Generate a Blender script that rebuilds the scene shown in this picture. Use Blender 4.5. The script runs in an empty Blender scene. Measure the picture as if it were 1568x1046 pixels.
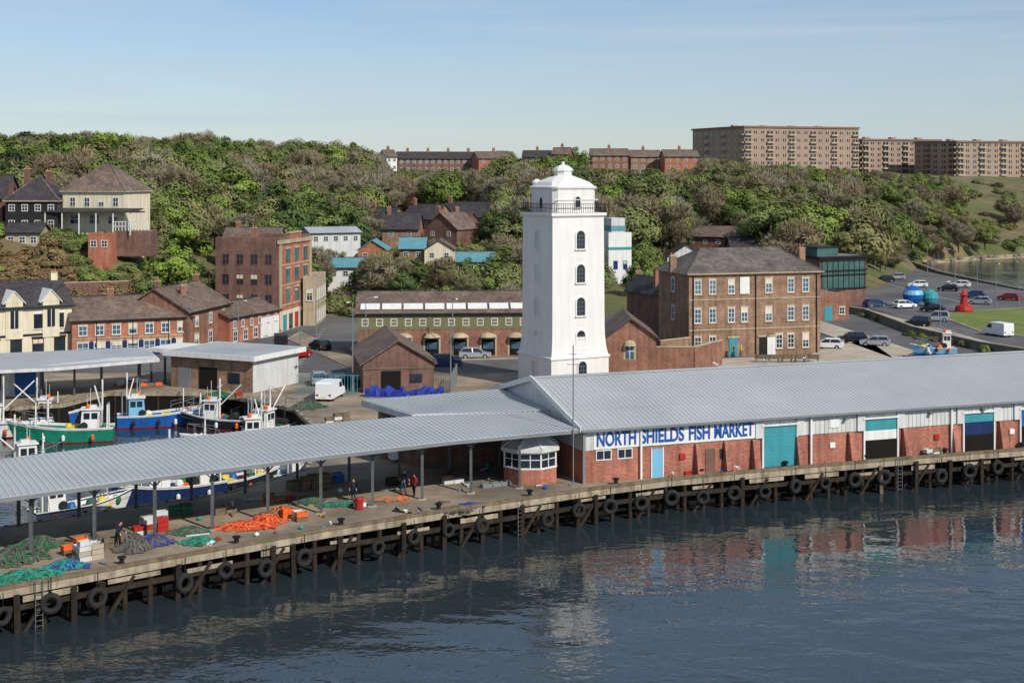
import bpy, math, random
import numpy as np
from mathutils import Vector, Matrix, noise
R=random.Random(7)
HC=28.0; FPX=2200.0; HY=265.0
def S(u,v,z=3.5):
    """surveyed plan position of a point at level z (bearing u, depression v)"""
    s=(v-HY)/(HC-z); return ((u-784)/s, FPX/s)
def lin(c):
    c/=255.0; return c/12.92 if c<=.04045 else ((c+.055)/1.055)**2.4
def C(r,g,b): return (lin(r),lin(g),lin(b),1)
# ------------------------------------------------------------- materials
M={}
def nd(nt,t,**k):
    n=nt.nodes.new(t)
    for a,b in k.items(): setattr(n,a,b)
    return n
def mk(name,col,rough=.8,var=.18,scale=.6,metal=0,bump=0,bscale=15,spec=.3,kind=None,col2=None,stain=.0):
    m=bpy.data.materials.new(name); m.use_nodes=True; nt=m.node_tree; L=nt.links
    b=nt.nodes['Principled BSDF']; b.inputs['Roughness'].default_value=rough
    b.inputs['Metallic'].default_value=metal; b.inputs['Specular IOR Level'].default_value=spec
    tc=nd(nt,'ShaderNodeTexCoord')
    n1=nd(nt,'ShaderNodeTexNoise'); n1.inputs['Scale'].default_value=scale; n1.inputs['Detail'].default_value=6; n1.inputs['Roughness'].default_value=.65
    L.new(tc.outputs['Object'],n1.inputs['Vector'])
    r=nd(nt,'ShaderNodeValToRGB'); r.color_ramp.elements[0].position=.3; r.color_ramp.elements[1].position=.7
    L.new(n1.outputs['Fac'],r.inputs['Fac'])
    r.color_ramp.elements[0].color=(1-var,)*3+(1,); r.color_ramp.elements[1].color=(1+var,)*3+(1,)
    src=None
    if kind in('brick','slate'):
        sp=nd(nt,'ShaderNodeSeparateXYZ'); L.new(tc.outputs['Object'],sp.inputs[0])
        cb=nd(nt,'ShaderNodeCombineXYZ')
        if kind=='brick':
            ad=nd(nt,'ShaderNodeMath',operation='ADD'); L.new(sp.outputs[0],ad.inputs[0]); L.new(sp.outputs[1],ad.inputs[1])
            L.new(ad.outputs[0],cb.inputs[0]); L.new(sp.outputs[2],cb.inputs[1])
        else:
            L.new(sp.outputs[0],cb.inputs[0]); L.new(sp.outputs[1],cb.inputs[1])
        bt=nd(nt,'ShaderNodeTexBrick'); bt.inputs['Scale'].default_value=1
        bt.inputs['Brick Width'].default_value=.3 if kind=='brick' else .5
        bt.inputs['Row Height'].default_value=.1 if kind=='brick' else .35
        bt.inputs['Mortar Size'].default_value=.008 if kind=='brick' else .02
        bt.inputs['Color1'].default_value=tuple(c*.75 for c in col[:3])+(1,)
        bt.inputs['Color2'].default_value=tuple(c*1.25 for c in col[:3])+(1,)
        bt.inputs['Mortar'].default_value=C(150,140,128) if kind=='brick' else tuple(c*.4 for c in col[:3])+(1,)
        L.new(cb.outputs[0],bt.inputs['Vector']); src=bt.outputs['Color']
    mx=nd(nt,'ShaderNodeMixRGB',blend_type='MULTIPLY'); mx.inputs[0].default_value=1
    if src: L.new(src,mx.inputs[1])
    elif col2:
        n3=nd(nt,'ShaderNodeTexNoise'); n3.inputs['Scale'].default_value=scale*.35; n3.inputs['Detail'].default_value=8
        L.new(tc.outputs['Object'],n3.inputs['Vector'])
        rr=nd(nt,'ShaderNodeValToRGB'); rr.color_ramp.elements[0].position=.42; rr.color_ramp.elements[1].position=.6
        rr.color_ramp.elements[0].color=col; rr.color_ramp.elements[1].color=col2
        L.new(n3.outputs['Fac'],rr.inputs['Fac']); L.new(rr.outputs[0],mx.inputs[1])
    else: mx.inputs[1].default_value=col
    L.new(r.outputs[0],mx.inputs[2]); out=mx.outputs[0]
    if stain>0:
        mp=nd(nt,'ShaderNodeMapping'); mp.inputs['Scale'].default_value=(2.2,2.2,.18); L.new(tc.outputs['Object'],mp.inputs[0])
        n4=nd(nt,'ShaderNodeTexNoise'); n4.inputs['Scale'].default_value=1; n4.inputs['Detail'].default_value=5; L.new(mp.outputs[0],n4.inputs['Vector'])
        r4=nd(nt,'ShaderNodeValToRGB'); r4.color_ramp.elements[0].position=.42; r4.color_ramp.elements[1].position=.72
        r4.color_ramp.elements[0].color=(1,1,1,1); r4.color_ramp.elements[1].color=(1-stain,1-stain*1.05,1-stain*1.2,1)
        L.new(n4.outputs['Fac'],r4.inputs['Fac'])
        m4=nd(nt,'ShaderNodeMixRGB',blend_type='MULTIPLY'); m4.inputs[0].default_value=1
        L.new(out,m4.inputs[1]); L.new(r4.outputs[0],m4.inputs[2]); out=m4.outputs[0]
    L.new(out,b.inputs['Base Color'])
    if bump:
        n2=nd(nt,'ShaderNodeTexNoise'); n2.inputs['Scale'].default_value=bscale; n2.inputs['Detail'].default_value=4
        L.new(tc.outputs['Object'],n2.inputs['Vector'])
        bp=nd(nt,'ShaderNodeBump'); bp.inputs['Strength'].default_value=bump; bp.inputs['Distance'].default_value=.05
        L.new(n2.outputs['Fac'],bp.inputs['Height']); L.new(bp.outputs[0],b.inputs['Normal'])
    M[name]=m; return m
mk('brick',C(140,90,70),kind='brick',scale=.5,var=.32,stain=.35)
mk('brick_orange',C(174,102,74),kind='brick',scale=.5,var=.26,stain=.3)
mk('brick_market',C(168,98,78),kind='brick',scale=.35,var=.26,stain=.38)
mk('brick_old',C(142,108,84),kind='brick',scale=.45,var=.38,stain=.35)
mk('brick_dark',C(108,70,60),kind='brick',scale=.5,var=.32,stain=.3)
mk('brick_flats',C(158,134,116),kind='brick',scale=.06,var=.1)
mk('brick_flats_trim',C(124,90,74),kind='brick',scale=.06,var=.1)
mk('cream',C(214,204,178),var=.08,stain=.2)
mk('stone',C(178,164,138),var=.2,stain=.3)
mk('white_paint',C(222,222,218),var=.05,rough=.6,stain=.16)
mk('tower_white',C(221,220,215),var=.04,rough=.75,stain=.09,scale=.3)
mk('white_panel',C(202,204,202),var=.08,rough=.55,stain=.22)
mk('olive',C(116,114,82),var=.14,stain=.2)
mk('slate',C(104,97,91),kind='slate',scale=.4,var=.4,rough=.7)
mk('slate_brown',C(112,96,86),kind='slate',scale=.4,var=.38,rough=.75)
mk('slate_dark',C(66,63,64),kind='slate',scale=.4,var=.3,rough=.7)
mk('roof_metal',C(162,166,168),rough=.5,var=.14,scale=.18,stain=.0,spec=.4)
mk('roof_rib',C(176,179,181),rough=.5,var=.08,scale=.2)
mk('roof_flat',C(120,122,122),var=.2)
mk('teal',C(62,144,154),rough=.5,var=.12,stain=.15)
mk('teal_roof',C(92,142,150),rough=.6,var=.18)
mk('blue_paint',C(28,92,168),rough=.4,var=.12,stain=.2)
mk('blue_dark',C(30,48,90),rough=.4,var=.15,stain=.2)
mk('sky_blue',C(120,178,210),rough=.4,var=.08,stain=.15)
mk('sign_blue',C(26,80,160),rough=.5,var=.05)
mk('green_hull',C(28,128,104),rough=.4,var=.12,stain=.25)
mk('red_paint',C(168,44,38),rough=.45,var=.15,stain=.2)
mk('orange',C(220,98,36),rough=.6,var=.15,scale=3)
mk('yellow',C(210,188,60),rough=.6,var=.1)
mk('black',C(28,28,30),rough=.6,var=.2)
mk('rubber',C(40,39,38),rough=.85,var=.3,scale=2)
mk('dark_wood',C(50,42,34),rough=.9,var=.45,scale=1.5,stain=.3)
mk('timber',C(116,102,82),rough=.9,var=.35,scale=1.5,stain=.35)
mk('metal_grey',C(120,124,126),rough=.5,var=.15)
mk('post_steel',C(92,96,98),rough=.5,var=.25,scale=2,stain=.3)
mk('void',C(22,19,16),rough=.95,var=.3)  # near-black: darkness under the deck and in open doorways put into colour
mk('glass',C(38,46,56),rough=.08,var=.3,scale=.5,spec=.6)
mk('glass_blue',C(66,92,112),rough=.1,var=.4,scale=.7,spec=.6)
mk('glass_green',C(66,96,92),rough=.1,var=.3,scale=.5,spec=.6)
mk('asphalt',C(88,87,88),rough=.9,var=.28,scale=.12,bump=.3,col2=C(102,100,98))
mk('concrete',C(150,134,114),rough=.9,var=.34,scale=.3,bump=.4,col2=C(114,104,92))
mk('concrete_light',C(172,160,142),rough=.9,var=.25,scale=.4)
mk('concrete_edge',C(158,146,126),rough=.9,var=.35,scale=1.2,stain=.5)
mk('marking',C(200,200,196),rough=.8,var=.15,scale=3)
mk('grass',C(98,120,54),rough=.95,var=.3,scale=.4,bump=.6,bscale=6,col2=C(112,118,62))
mk('rock',C(112,106,98),rough=.95,var=.4,scale=1.2)
mk('sand',C(168,152,124),rough=.95,var=.2,scale=.3)
mk('skin',C(198,150,124),rough=.6,var=.03)
mk('hair',C(50,38,28),rough=.8,var=.1)
mk('hivis',C(214,200,40),rough=.7,var=.05)
mk('navy_cloth',C(34,40,58),rough=.9,var=.1)
mk('denim',C(60,72,98),rough=.9,var=.1)
mk('red_cloth',C(160,50,44),rough=.9,var=.1)
mk('net_teal',C(44,140,124),rough=.95,var=.4,scale=2)
mk('net_green',C(54,102,74),rough=.95,var=.4,scale=2)
mk('net_orange',C(210,104,58),rough=.95,var=.35,scale=2)
mk('net_blue',C(56,68,136),rough=.95,var=.4,scale=2)
mk('net_grey',C(96,94,86),rough=.95,var=.4,scale=2)
mk('tarp',C(36,56,140),rough=.6,var=.4,scale=1.5,bump=.8,bscale=3)
mk('silver',C(170,174,178),rough=.3,var=.03,metal=.4)
mk('car_white',C(224,226,226),rough=.3,var=.02)
mk('car_dark',C(34,38,44),rough=.3,var=.05)
mk('car_red',C(150,26,26),rough=.3,var=.05)
mk('car_blue',C(40,66,110),rough=.3,var=.05)
mk('bark',C(92,84,72),rough=.95,var=.3,scale=3)
def leafmat(name,cols):
    m=bpy.data.materials.new(name); m.use_nodes=True; nt=m.node_tree; L=nt.links
    for n in list(nt.nodes): nt.nodes.remove(n)
    out=nd(nt,'ShaderNodeOutputMaterial'); oi=nd(nt,'ShaderNodeObjectInfo')
    rp=nd(nt,'ShaderNodeValToRGB'); el=rp.color_ramp.elements
    el[0].color=cols[0]; el[0].position=0; el[1].color=cols[-1]; el[1].position=1
    for i,c in enumerate(cols[1:-1]):
        e=el.new((i+1)/(len(cols)-1)); e.color=c
    L.new(oi.outputs['Random'],rp.inputs['Fac'])
    at=nd(nt,'ShaderNodeAttribute',attribute_name='clump_tone')
    mx=nd(nt,'ShaderNodeMixRGB',blend_type='MULTIPLY'); mx.inputs[0].default_value=1
    L.new(rp.outputs[0],mx.inputs[1]); L.new(at.outputs['Color'],mx.inputs[2])
    df=nd(nt,'ShaderNodeBsdfDiffuse'); L.new(mx.outputs[0],df.inputs[0]); L.new(df.outputs[0],out.inputs[0])
    M[name]=m
leafmat('leaf_mixed',[C(96,112,58),C(118,128,72),C(88,106,56),C(124,122,84),C(108,126,68),C(116,112,80),C(102,116,64)])
leafmat('leaf_bright',[C(120,142,62),C(132,148,72),C(112,136,64)])
leafmat('leaf_dark',[C(70,88,52),C(80,98,58),C(86,100,62)])
leafmat('leaf_bud',[C(128,120,96),C(142,138,118),C(122,114,90),C(136,120,98),C(128,126,96)])
leafmat('leaf_rust',[C(132,104,76),C(120,106,74),C(138,116,84)])
# ------------------------------------------------------------- mesh builder
class MB:
    def __init__(s): s.v=[];s.f=[];s.m=[]
    def poly(s,pts,m):
        i=len(s.v); s.v+= [tuple(p) for p in pts]; s.f.append(tuple(range(i,i+len(pts)))); s.m.append(m)
    def hexa(s,p,m):  # p: 4 bottom ccw, 4 top
        i=len(s.v); s.v+=[tuple(q) for q in p]
        for f in((3,2,1,0),(4,5,6,7),(0,1,5,4),(1,2,6,5),(2,3,7,6),(3,0,4,7)):
            s.f.append(tuple(i+k for k in f)); s.m.append(m)
    def box(s,x0,x1,y0,y1,z0,z1,m):
        s.hexa([(x0,y0,z0),(x1,y0,z0),(x1,y1,z0),(x0,y1,z0),(x0,y0,z1),(x1,y0,z1),(x1,y1,z1),(x0,y1,z1)],m)
    def slab(s,pts,t,m):
        n=len(pts); lo=[(p[0],p[1],p[2]-t) for p in pts]; i=len(s.v); s.v+=lo+[tuple(p) for p in pts]
        s.f.append(tuple(i+k for k in reversed(range(n)))); s.m.append(m)
        s.f.append(tuple(i+n+k for k in range(n))); s.m.append(m)
        for k in range(n):
            s.f.append((i+k,i+(k+1)%n,i+n+(k+1)%n,i+n+k)); s.m.append(m)
    def beam(s,p,q,w,h,m):
        p=Vector(p);q=Vector(q);d=(q-p).normalized(); up=Vector((0,0,1))
        if abs(d.z)>.98: up=Vector((0,1,0))
        a=d.cross(up).normalized()*w/2; b=a.cross(d).normalized()*h/2
        s.hexa([p-a-b,p+a-b,q+a-b,q-a-b,p-a+b,p+a+b,q+a+b,q-a+b],m)
    def ring(s,rings,m,cap=True):
        n=len(rings[0]); i=len(s.v)
        for r in rings: s.v+=[tuple(p) for p in r]
        for k in range(len(rings)-1):
            mm=m[k] if isinstance(m,list) else m
            for j in range(n):
                s.f.append((i+k*n+j,i+k*n+(j+1)%n,i+(k+1)*n+(j+1)%n,i+(k+1)*n+j)); s.m.append(mm)
        if cap:
            m0=m[0] if isinstance(m,list) else m; m1=m[-1] if isinstance(m,list) else m
            s.f.append(tuple(i+j for j in reversed(range(n)))); s.m.append(m0)
            e=i+(len(rings)-1)*n; s.f.append(tuple(e+j for j in range(n))); s.m.append(m1)
    def cyl(s,x,y,z0,z1,r0,r1,n,m,rot=0):
        s.ring([[(x+r*math.cos(rot+2*math.pi*k/n),y+r*math.sin(rot+2*math.pi*k/n),z) for k in range(n)] for r,z in((r0,z0),(r1,z1))],m)
    def lathe(s,x,y,prof,n,m,rot=0):
        s.ring([[(x+r*math.cos(rot+2*math.pi*k/n),y+r*math.sin(rot+2*math.pi*k/n),z) for k in range(n)] for r,z in prof],m)
    def tube(s,p,q,r,m,n=5,r2=None):
        p=Vector(p);q=Vector(q);d=(q-p)
        if d.length<1e-5:return
        d.normalize(); a=d.orthogonal().normalized(); b=d.cross(a); r2=r if r2 is None else r2
        s.ring([[o+a*rr*math.cos(2*math.pi*k/n)+b*rr*math.sin(2*math.pi*k/n) for k in range(n)] for o,rr in((p,r),(q,r2))],m)
    def mesh(s,name):
        me=bpy.data.meshes.new(name); me.from_pydata(s.v,[],s.f)
        names=list(dict.fromkeys(s.m)); idx={k:i for i,k in enumerate(names)}
        for k in names: me.materials.append(M[k])
        me.polygons.foreach_set('material_index',[idx[k] for k in s.m]); me.update(); return me
    def obj(s,name,parent=None,loc=(0,0,0),rot=0):
        o=bpy.data.objects.new(name,s.mesh(name)); bpy.context.collection.objects.link(o)
        if parent: o.parent=parent
        else: o.location=loc; o.rotation_euler=(0,0,rot)
        return o
def empty(name,loc=(0,0,0),rot=0):
    o=bpy.data.objects.new(name,None); o.empty_display_size=.5; o.location=loc; o.rotation_euler=(0,0,rot)
    bpy.context.collection.objects.link(o); return o
def inst(name,me,loc,rot=0,sc=(1,1,1),parent=None):
    o=bpy.data.objects.new(name,me); o.location=loc; o.rotation_euler=(0,0,rot); o.scale=sc
    bpy.context.collection.objects.link(o)
    if parent: o.parent=parent
    return o
# ------------------------------------------------------------- terrain
QF=[(-400,-150),(-75,46),(-30,84.2),(-20.3,92.2),(-12.7,98.2),(-4,104.3),(5.3,110.4),(12.5,114.4),(21.2,118),(33,122.6),(45.2,126.8),(80,139),(110,150)]
BASIN=[(-140,60),(-84,60),(-39.3,96),(-29.6,104),(-21.7,110.2),(-17,119),(-17.5,131),(-19.5,140),(-22.5,149),(-29,156),(-34,160),(-45,160),(-47.5,152),(-53,150),(-85,147),(-140,147)]
RIVER=[(-4000,-2400)]+QF+[(170,180),(215,245),(4000,245),(4000,-4000),(-4000,-4000)]
BAY=[(111,400),(106.5,357),(107,328),(108,302),(125,285),(160,270),(215,245),(4000,245),(4000,700),(900,580),(400,500),(174,470),(147,452),(124,431)]
KN=[(-600,[(170,3.4),(205,19),(320,22),(460,31),(800,30)]),(60,[(203,3.4),(226,19),(300,20),(460,31),(800,30)]),
(200,[(205,3.4),(232,16.5),(300,18),(460,30.5),(800,30)]),(320,[(232,3.4),(262,11),(340,18),(460,30),(800,30)]),
(520,[(245,3.4),(300,9),(380,17),(480,28.5),(800,29)]),(900,[(245,3.4),(300,8),(400,18),(500,27.5),(800,27)]),
(1100,[(260,3.4),(330,10),(430,20),(530,27.5),(800,27)]),(1330,[(300,3.4),(370,9),(480,21),(590,27.5),(800,27)]),
(1440,[(400,3.4),(440,6),(540,18),(650,26),(800,27)]),(1568,[(458,3.4),(500,6),(580,16),(670,25.5),(800,27)]),(2600,[(458,3.4),(500,6),(580,16),(670,25.5),(800,27)])]
def hgt(x,y):
    if y<150: return 3.4
    u=784+FPX*x/y; u=max(-600,min(2600,u))
    for i in range(len(KN)-1):
        if KN[i][0]<=u<=KN[i+1][0]: break
    t=(u-KN[i][0])/(KN[i+1][0]-KN[i][0])
    k=[(a[0]+(b[0]-a[0])*t,a[1]+(b[1]-a[1])*t) for a,b in zip(KN[i][1],KN[i+1][1])]
    if y<=k[0][0]: return 3.4
    if y>=k[-1][0]: return k[-1][1]
    for a,b in zip(k,k[1:]):
        if a[0]<=y<=b[0]:
            q=(y-a[0])/(b[0]-a[0]); z=a[1]+(b[1]-a[1])*q
            return z+ (noise.noise(Vector((x*.03,y*.03,0)))*1.2 if z>4.5 else 0)
    return 3.4
def sd(x,y,P):
    ins=False; d=1e9; n=len(P)
    for i in range(n):
        x1,y1=P[i];x2,y2=P[(i+1)%n]
        if (y1>y)!=(y2>y) and x<(x2-x1)*(y-y1)/(y2-y1)+x1: ins=not ins
        dx=x2-x1;dy=y2-y1; t=max(0,min(1,((x-x1)*dx+(y-y1)*dy)/(dx*dx+dy*dy)))
        e=(x-x1-t*dx)**2+(y-y1-t*dy)**2
        if e<d:d=e
    d=math.sqrt(d); return -d if ins else d
xs=[-4000,-2000,-1000,-600]+[-400+4*i for i in range(201)]+[450,550,700,1000,2000,4000]
ys=[-4000,-1000,-200,0,40]+[60+4*i for i in range(190)]+[850,950,1200,2000,4000]
tv=[];tf=[]
for y in ys:
    for x in xs:
        h=hgt(x,y)
        if y<560:
            r=sd(x,y,RIVER) if y<260 else 99
            b=sd(x,y,BASIN) if (y<172 and x<0) else 99
            c=sd(x,y,BAY) if (y>240 and x>80) else 99
            if r<4.5 or b<4.5: h=-4
            elif c<4: h=min(h,max(-3,.2+ (c)*.75))
        tv.append((x,y,h))
nx=len(xs)
for j in range(len(ys)-1):
    for i in range(nx-1): a=j*nx+i; tf.append((a,a+1,a+nx+1,a+nx))
me=bpy.data.meshes.new('ground'); me.from_pydata(tv,[],tf); me.polygons.foreach_set('use_smooth',[True]*len(tf))
mk('hill_ground',C(90,96,56),rough=.95,var=.35,scale=.12,bump=.8,bscale=1.2,col2=C(112,100,72)); me.materials.append(M['hill_ground'])
g=bpy.data.objects.new('ground',me); bpy.context.collection.objects.link(g)
# water
WZ=.9
m=bpy.data.materials.new('water'); m.use_nodes=True; nt=m.node_tree; L=nt.links; b=nt.nodes['Principled BSDF']
b.inputs['Base Color'].default_value=(.022,.034,.040,1); b.inputs['Roughness'].default_value=.03; b.inputs['IOR'].default_value=1.55
tc=nd(nt,'ShaderNodeTexCoord')
def wn(sc,st,rot,det=3,dist=0.):
    mp=nd(nt,'ShaderNodeMapping'); mp.inputs['Scale'].default_value=st; mp.inputs['Rotation'].default_value=(0,0,rot); L.new(tc.outputs['Object'],mp.inputs[0])
    n=nd(nt,'ShaderNodeTexNoise'); n.inputs['Scale'].default_value=sc; n.inputs['Detail'].default_value=det; n.inputs['Distortion'].default_value=dist
    L.new(mp.outputs[0],n.inputs['Vector']); return n.outputs['Fac']
a1=wn(.13,(1,1.5,1),.35,1,.8); a2=wn(.6,(1,1.5,1),-.2,2,.5); a3=wn(2.2,(1,1.4,1),.3,1)
pt=wn(.03,(1,1.7,1),.2,2)
def mul(a,k):
    n=nd(nt,'ShaderNodeMath',operation='MULTIPLY'); L.new(a,n.inputs[0])
    if isinstance(k,(int,float)): n.inputs[1].default_value=k
    else: L.new(k,n.inputs[1])
    return n.outputs[0]
def add(a,c):
    n=nd(nt,'ShaderNodeMath',operation='ADD'); L.new(a,n.inputs[0]); L.new(c,n.inputs[1]); return n.outputs[0]
mr_=nd(nt,'ShaderNodeMapRange'); mr_.inputs[1].default_value=.38; mr_.inputs[2].default_value=.62; mr_.inputs[3].default_value=.35; mr_.inputs[4].default_value=1.0; L.new(pt,mr_.inputs[0])
hh=add(add(mul(a1,.12),mul(mul(a2,mr_.outputs[0]),.07)),mul(mul(a3,mr_.outputs[0]),.016))
bp=nd(nt,'ShaderNodeBump'); bp.inputs['Strength'].default_value=1; bp.inputs['Distance'].default_value=1.0
L.new(hh,bp.inputs['Height']); L.new(bp.outputs[0],b.inputs['Normal']); M['water']=m
w=MB(); w.poly([(-4000,-4000,WZ),(4000,-4000,WZ),(4000,4000,WZ),(-4000,4000,WZ)],'water'); w.obj('water')
# ------------------------------------------------------------- quay
q=MB(); DZ=3.5
land=[(x,y) for x,y in QF[1:]]+[(110,176),(-140,176),(-140,147)]+[p for p in reversed(BASIN[2:-1])]+[(-84,60)]
q.poly([(x,y,DZ) for x,y in land],'concrete')
def offs(P,d):
    o=[]
    for i,p in enumerate(P):
        a=Vector(P[max(0,i-1)]);c=Vector(P[min(len(P)-1,i+1)]); t=(c-a).normalized(); o.append((p[0]-t.y*d,p[1]+t.x*d))
    return o
Q=QF[1:]; Qi=offs(Q,2.2)
for (a,b2,ai,bi) in zip(Q,Q[1:],Qi,Qi[1:]):
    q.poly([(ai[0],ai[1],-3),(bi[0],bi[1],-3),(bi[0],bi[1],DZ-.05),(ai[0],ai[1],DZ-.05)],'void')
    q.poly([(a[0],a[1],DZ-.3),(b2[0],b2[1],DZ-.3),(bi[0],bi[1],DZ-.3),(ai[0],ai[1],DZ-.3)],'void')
    q.beam((a[0],a[1],DZ-.2),(b2[0],b2[1],DZ-.2),.24,.44,'concrete_edge')
    q.beam((a[0],a[1],DZ+.16),(b2[0],b2[1],DZ+.16),.28,.22,'timber')
    q.beam((a[0],a[1],DZ-1.15),(b2[0],b2[1],DZ-1.15),.28,.3,'dark_wood')
def along(P,step,off=0):
    out=[];acc=off
    for a,b2 in zip(P,P[1:]):
        a=Vector(a);b2=Vector(b2);d=(b2-a).length;t=(b2-a)/d
        while acc<d: p=a+t*acc; out.append((p.x,p.y,math.atan2(t.y,t.x))); acc+=step
        acc-=d
    return out
for x,y,an in along(Q,1.7,.5):
    x+=math.sin(an)*.02;y-=math.cos(an)*.02
    j=R.uniform(-.15,.15)
    q.cyl(x-math.sin(an)*.1,y+math.cos(an)*.1,-3,DZ-.42,.19,.17,7,'dark_wood')
    if R.random()<.4: q.beam((x+math.sin(an)*.3,y-math.cos(an)*.3,-1),(x+math.sin(an)*.3+j,y-math.cos(an)*.3,DZ+R.uniform(-.5,.0)),.28,.28,'timber' if R.random()<.12 else 'dark_wood')
    if R.random()<.5:
        q.beam((x-math.sin(an)*1.2,y+math.cos(an)*1.2,-3),(x-math.sin(an)*1.2,y+math.cos(an)*1.2,DZ-.4),.3,.3,'dark_wood')
for x,y,an in along(Q,5.3,2):
    c,s_=math.cos(an),math.sin(an)
    q.beam((x+s_*.2,y-c*.2,.8),(x+c*1.7+s_*.2,y+s_*1.7-c*.2,DZ-.5),.2,.2,'dark_wood')
    L0=R.uniform(1.6,3.6); zz=DZ-R.uniform(.62,.9)
    q.beam((x+s_*.16,y-c*.16,zz),(x+c*L0+s_*.16,y+s_*L0-c*.16,zz),.06,R.uniform(.2,.36),'concrete_edge')
for x,y,an in along(Q,36,25):
    c,s_=math.cos(an),math.sin(an)
    for k in(0,.45): q.tube((x+c*k+s_*.35,y+s_*k-c*.35,.5),(x+c*k+s_*.35,y+s_*k-c*.35,DZ+.3),.035,'post_steel')
    for k in range(8): q.tube((x+s_*.35,y-c*.35,.8+k*.32),(x+c*.45+s_*.35,y+s_*.45-c*.35,.8+k*.32),.022,'post_steel',4)
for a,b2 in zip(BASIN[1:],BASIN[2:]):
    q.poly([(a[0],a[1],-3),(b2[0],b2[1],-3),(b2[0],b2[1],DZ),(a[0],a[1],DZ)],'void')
    q.beam((a[0],a[1],DZ-.12),(b2[0],b2[1],DZ-.12),.3,.36,'concrete_edge')
for x,y,an in along(BASIN[1:-1],2.4,.5):
    q.cyl(x+math.sin(an)*-.0,y,-3,DZ+.1,.17,.15,6,'dark_wood')
q.obj('fish_quay')
def torus(Rr,r,n,mn,mat):
    t=MB(); rr=[]
    for i in range(n):
        a=2*math.pi*i/n; rr.append([((Rr+r*math.cos(2*math.pi*j/mn))*math.cos(a),r*1.15*math.sin(2*math.pi*j/mn),(Rr+r*math.cos(2*math.pi*j/mn))*math.sin(a)) for j in range(mn)])
    rr.append(rr[0]); t.ring(rr,mat,cap=False)
    t.tube((0,-.02,Rr),(0,-.05,Rr+1.0),.03,'black'); return t.mesh('tyre_fender')
tm=torus(.42,.17,18,8,'rubber')
for i,(x,y,an) in enumerate(along(Q,2.9,1.0)):
    if x<-48 or x>75: continue
    if R.random()<.12: continue
    k=R.uniform(.88,1.15); inst('tyre_fender',tm,(x+math.sin(an)*.45,y-math.cos(an)*.45,DZ-1.15-R.uniform(0,.45)),an+R.uniform(-.3,.3),(k,)*3)
# ------------------------------------------------------------- roads etc
def sheet(name,pts,z,m): w=MB(); w.poly([(x,y,z) for x,y in pts],m); return w.obj(name)
sheet('road',[(-150,176),(-70,176),(-60,176),(110,176),(112,200),(125,270),(106,300),(104,330),(103,357),(106,400),(100,405),(75,330),(62,300),(60,262),(10,250),(-42,246),(-46,205),(-110,205),(-150,200)],3.5,'asphalt')
def kerbed(name,pts,z,m,h=.12):
    w=MB(); w.slab([(x,y,z+h) for x,y in pts],h+.2,'concrete_light')
    cx=sum(p[0] for p in pts)/len(pts); cy=sum(p[1] for p in pts)/len(pts)
    w.poly([(cx+(x-cx)*.97,cy+(y-cy)*.97,z+h+.004) for x,y in pts],m); return w.obj(name)
kerbed('grass_verge',[S(1442,486),S(1500,508),S(1568,516),S(1640,512),S(1640,478),S(1568,472),S(1500,476),S(1455,480)],3.5,'grass')
kerbed('grass_verge',[S(925,470),S(965,472),S(975,452),S(935,448)],3.5,'grass')
kerbed('forecourt',[S(1080,566),S(1300,562),S(1370,548),S(1330,520),S(1256,536),S(1240,545),S(1055,552)],3.5,'concrete_light')
kerbed('pavement',[S(440,520),S(560,575),S(566,560),S(460,508)],3.5,'concrete')
kerbed('pavement',[S(690,552),S(800,549),S(800,544),S(690,545)],3.5,'concrete')
kerbed('promenade',[S(1310,478),S(1560,545),S(1575,541),S(1325,474)],3.5,'concrete_light')
kerbed('pavement',[S(1256,492),S(1400,538),S(1372,552),S(1256,510)],3.5,'concrete_light')
mk_=MB()
for i in range(16):
    x,y=S(1345+i*9,432+i*2.2); mk_.box(x-.06,x+.06,y-2.4,y+2.4,3.505,3.512,'marking')
mk_.obj('parking_markings')
mk_=MB()
for i in range(14):
    a=S(452+i*3,560-i*4.2); mk_.beam((a[0],a[1],3.507),(a[0]+.6,a[1]+1.6,3.507),.12,.006,'marking')
mk_.obj('road_markings')
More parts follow.
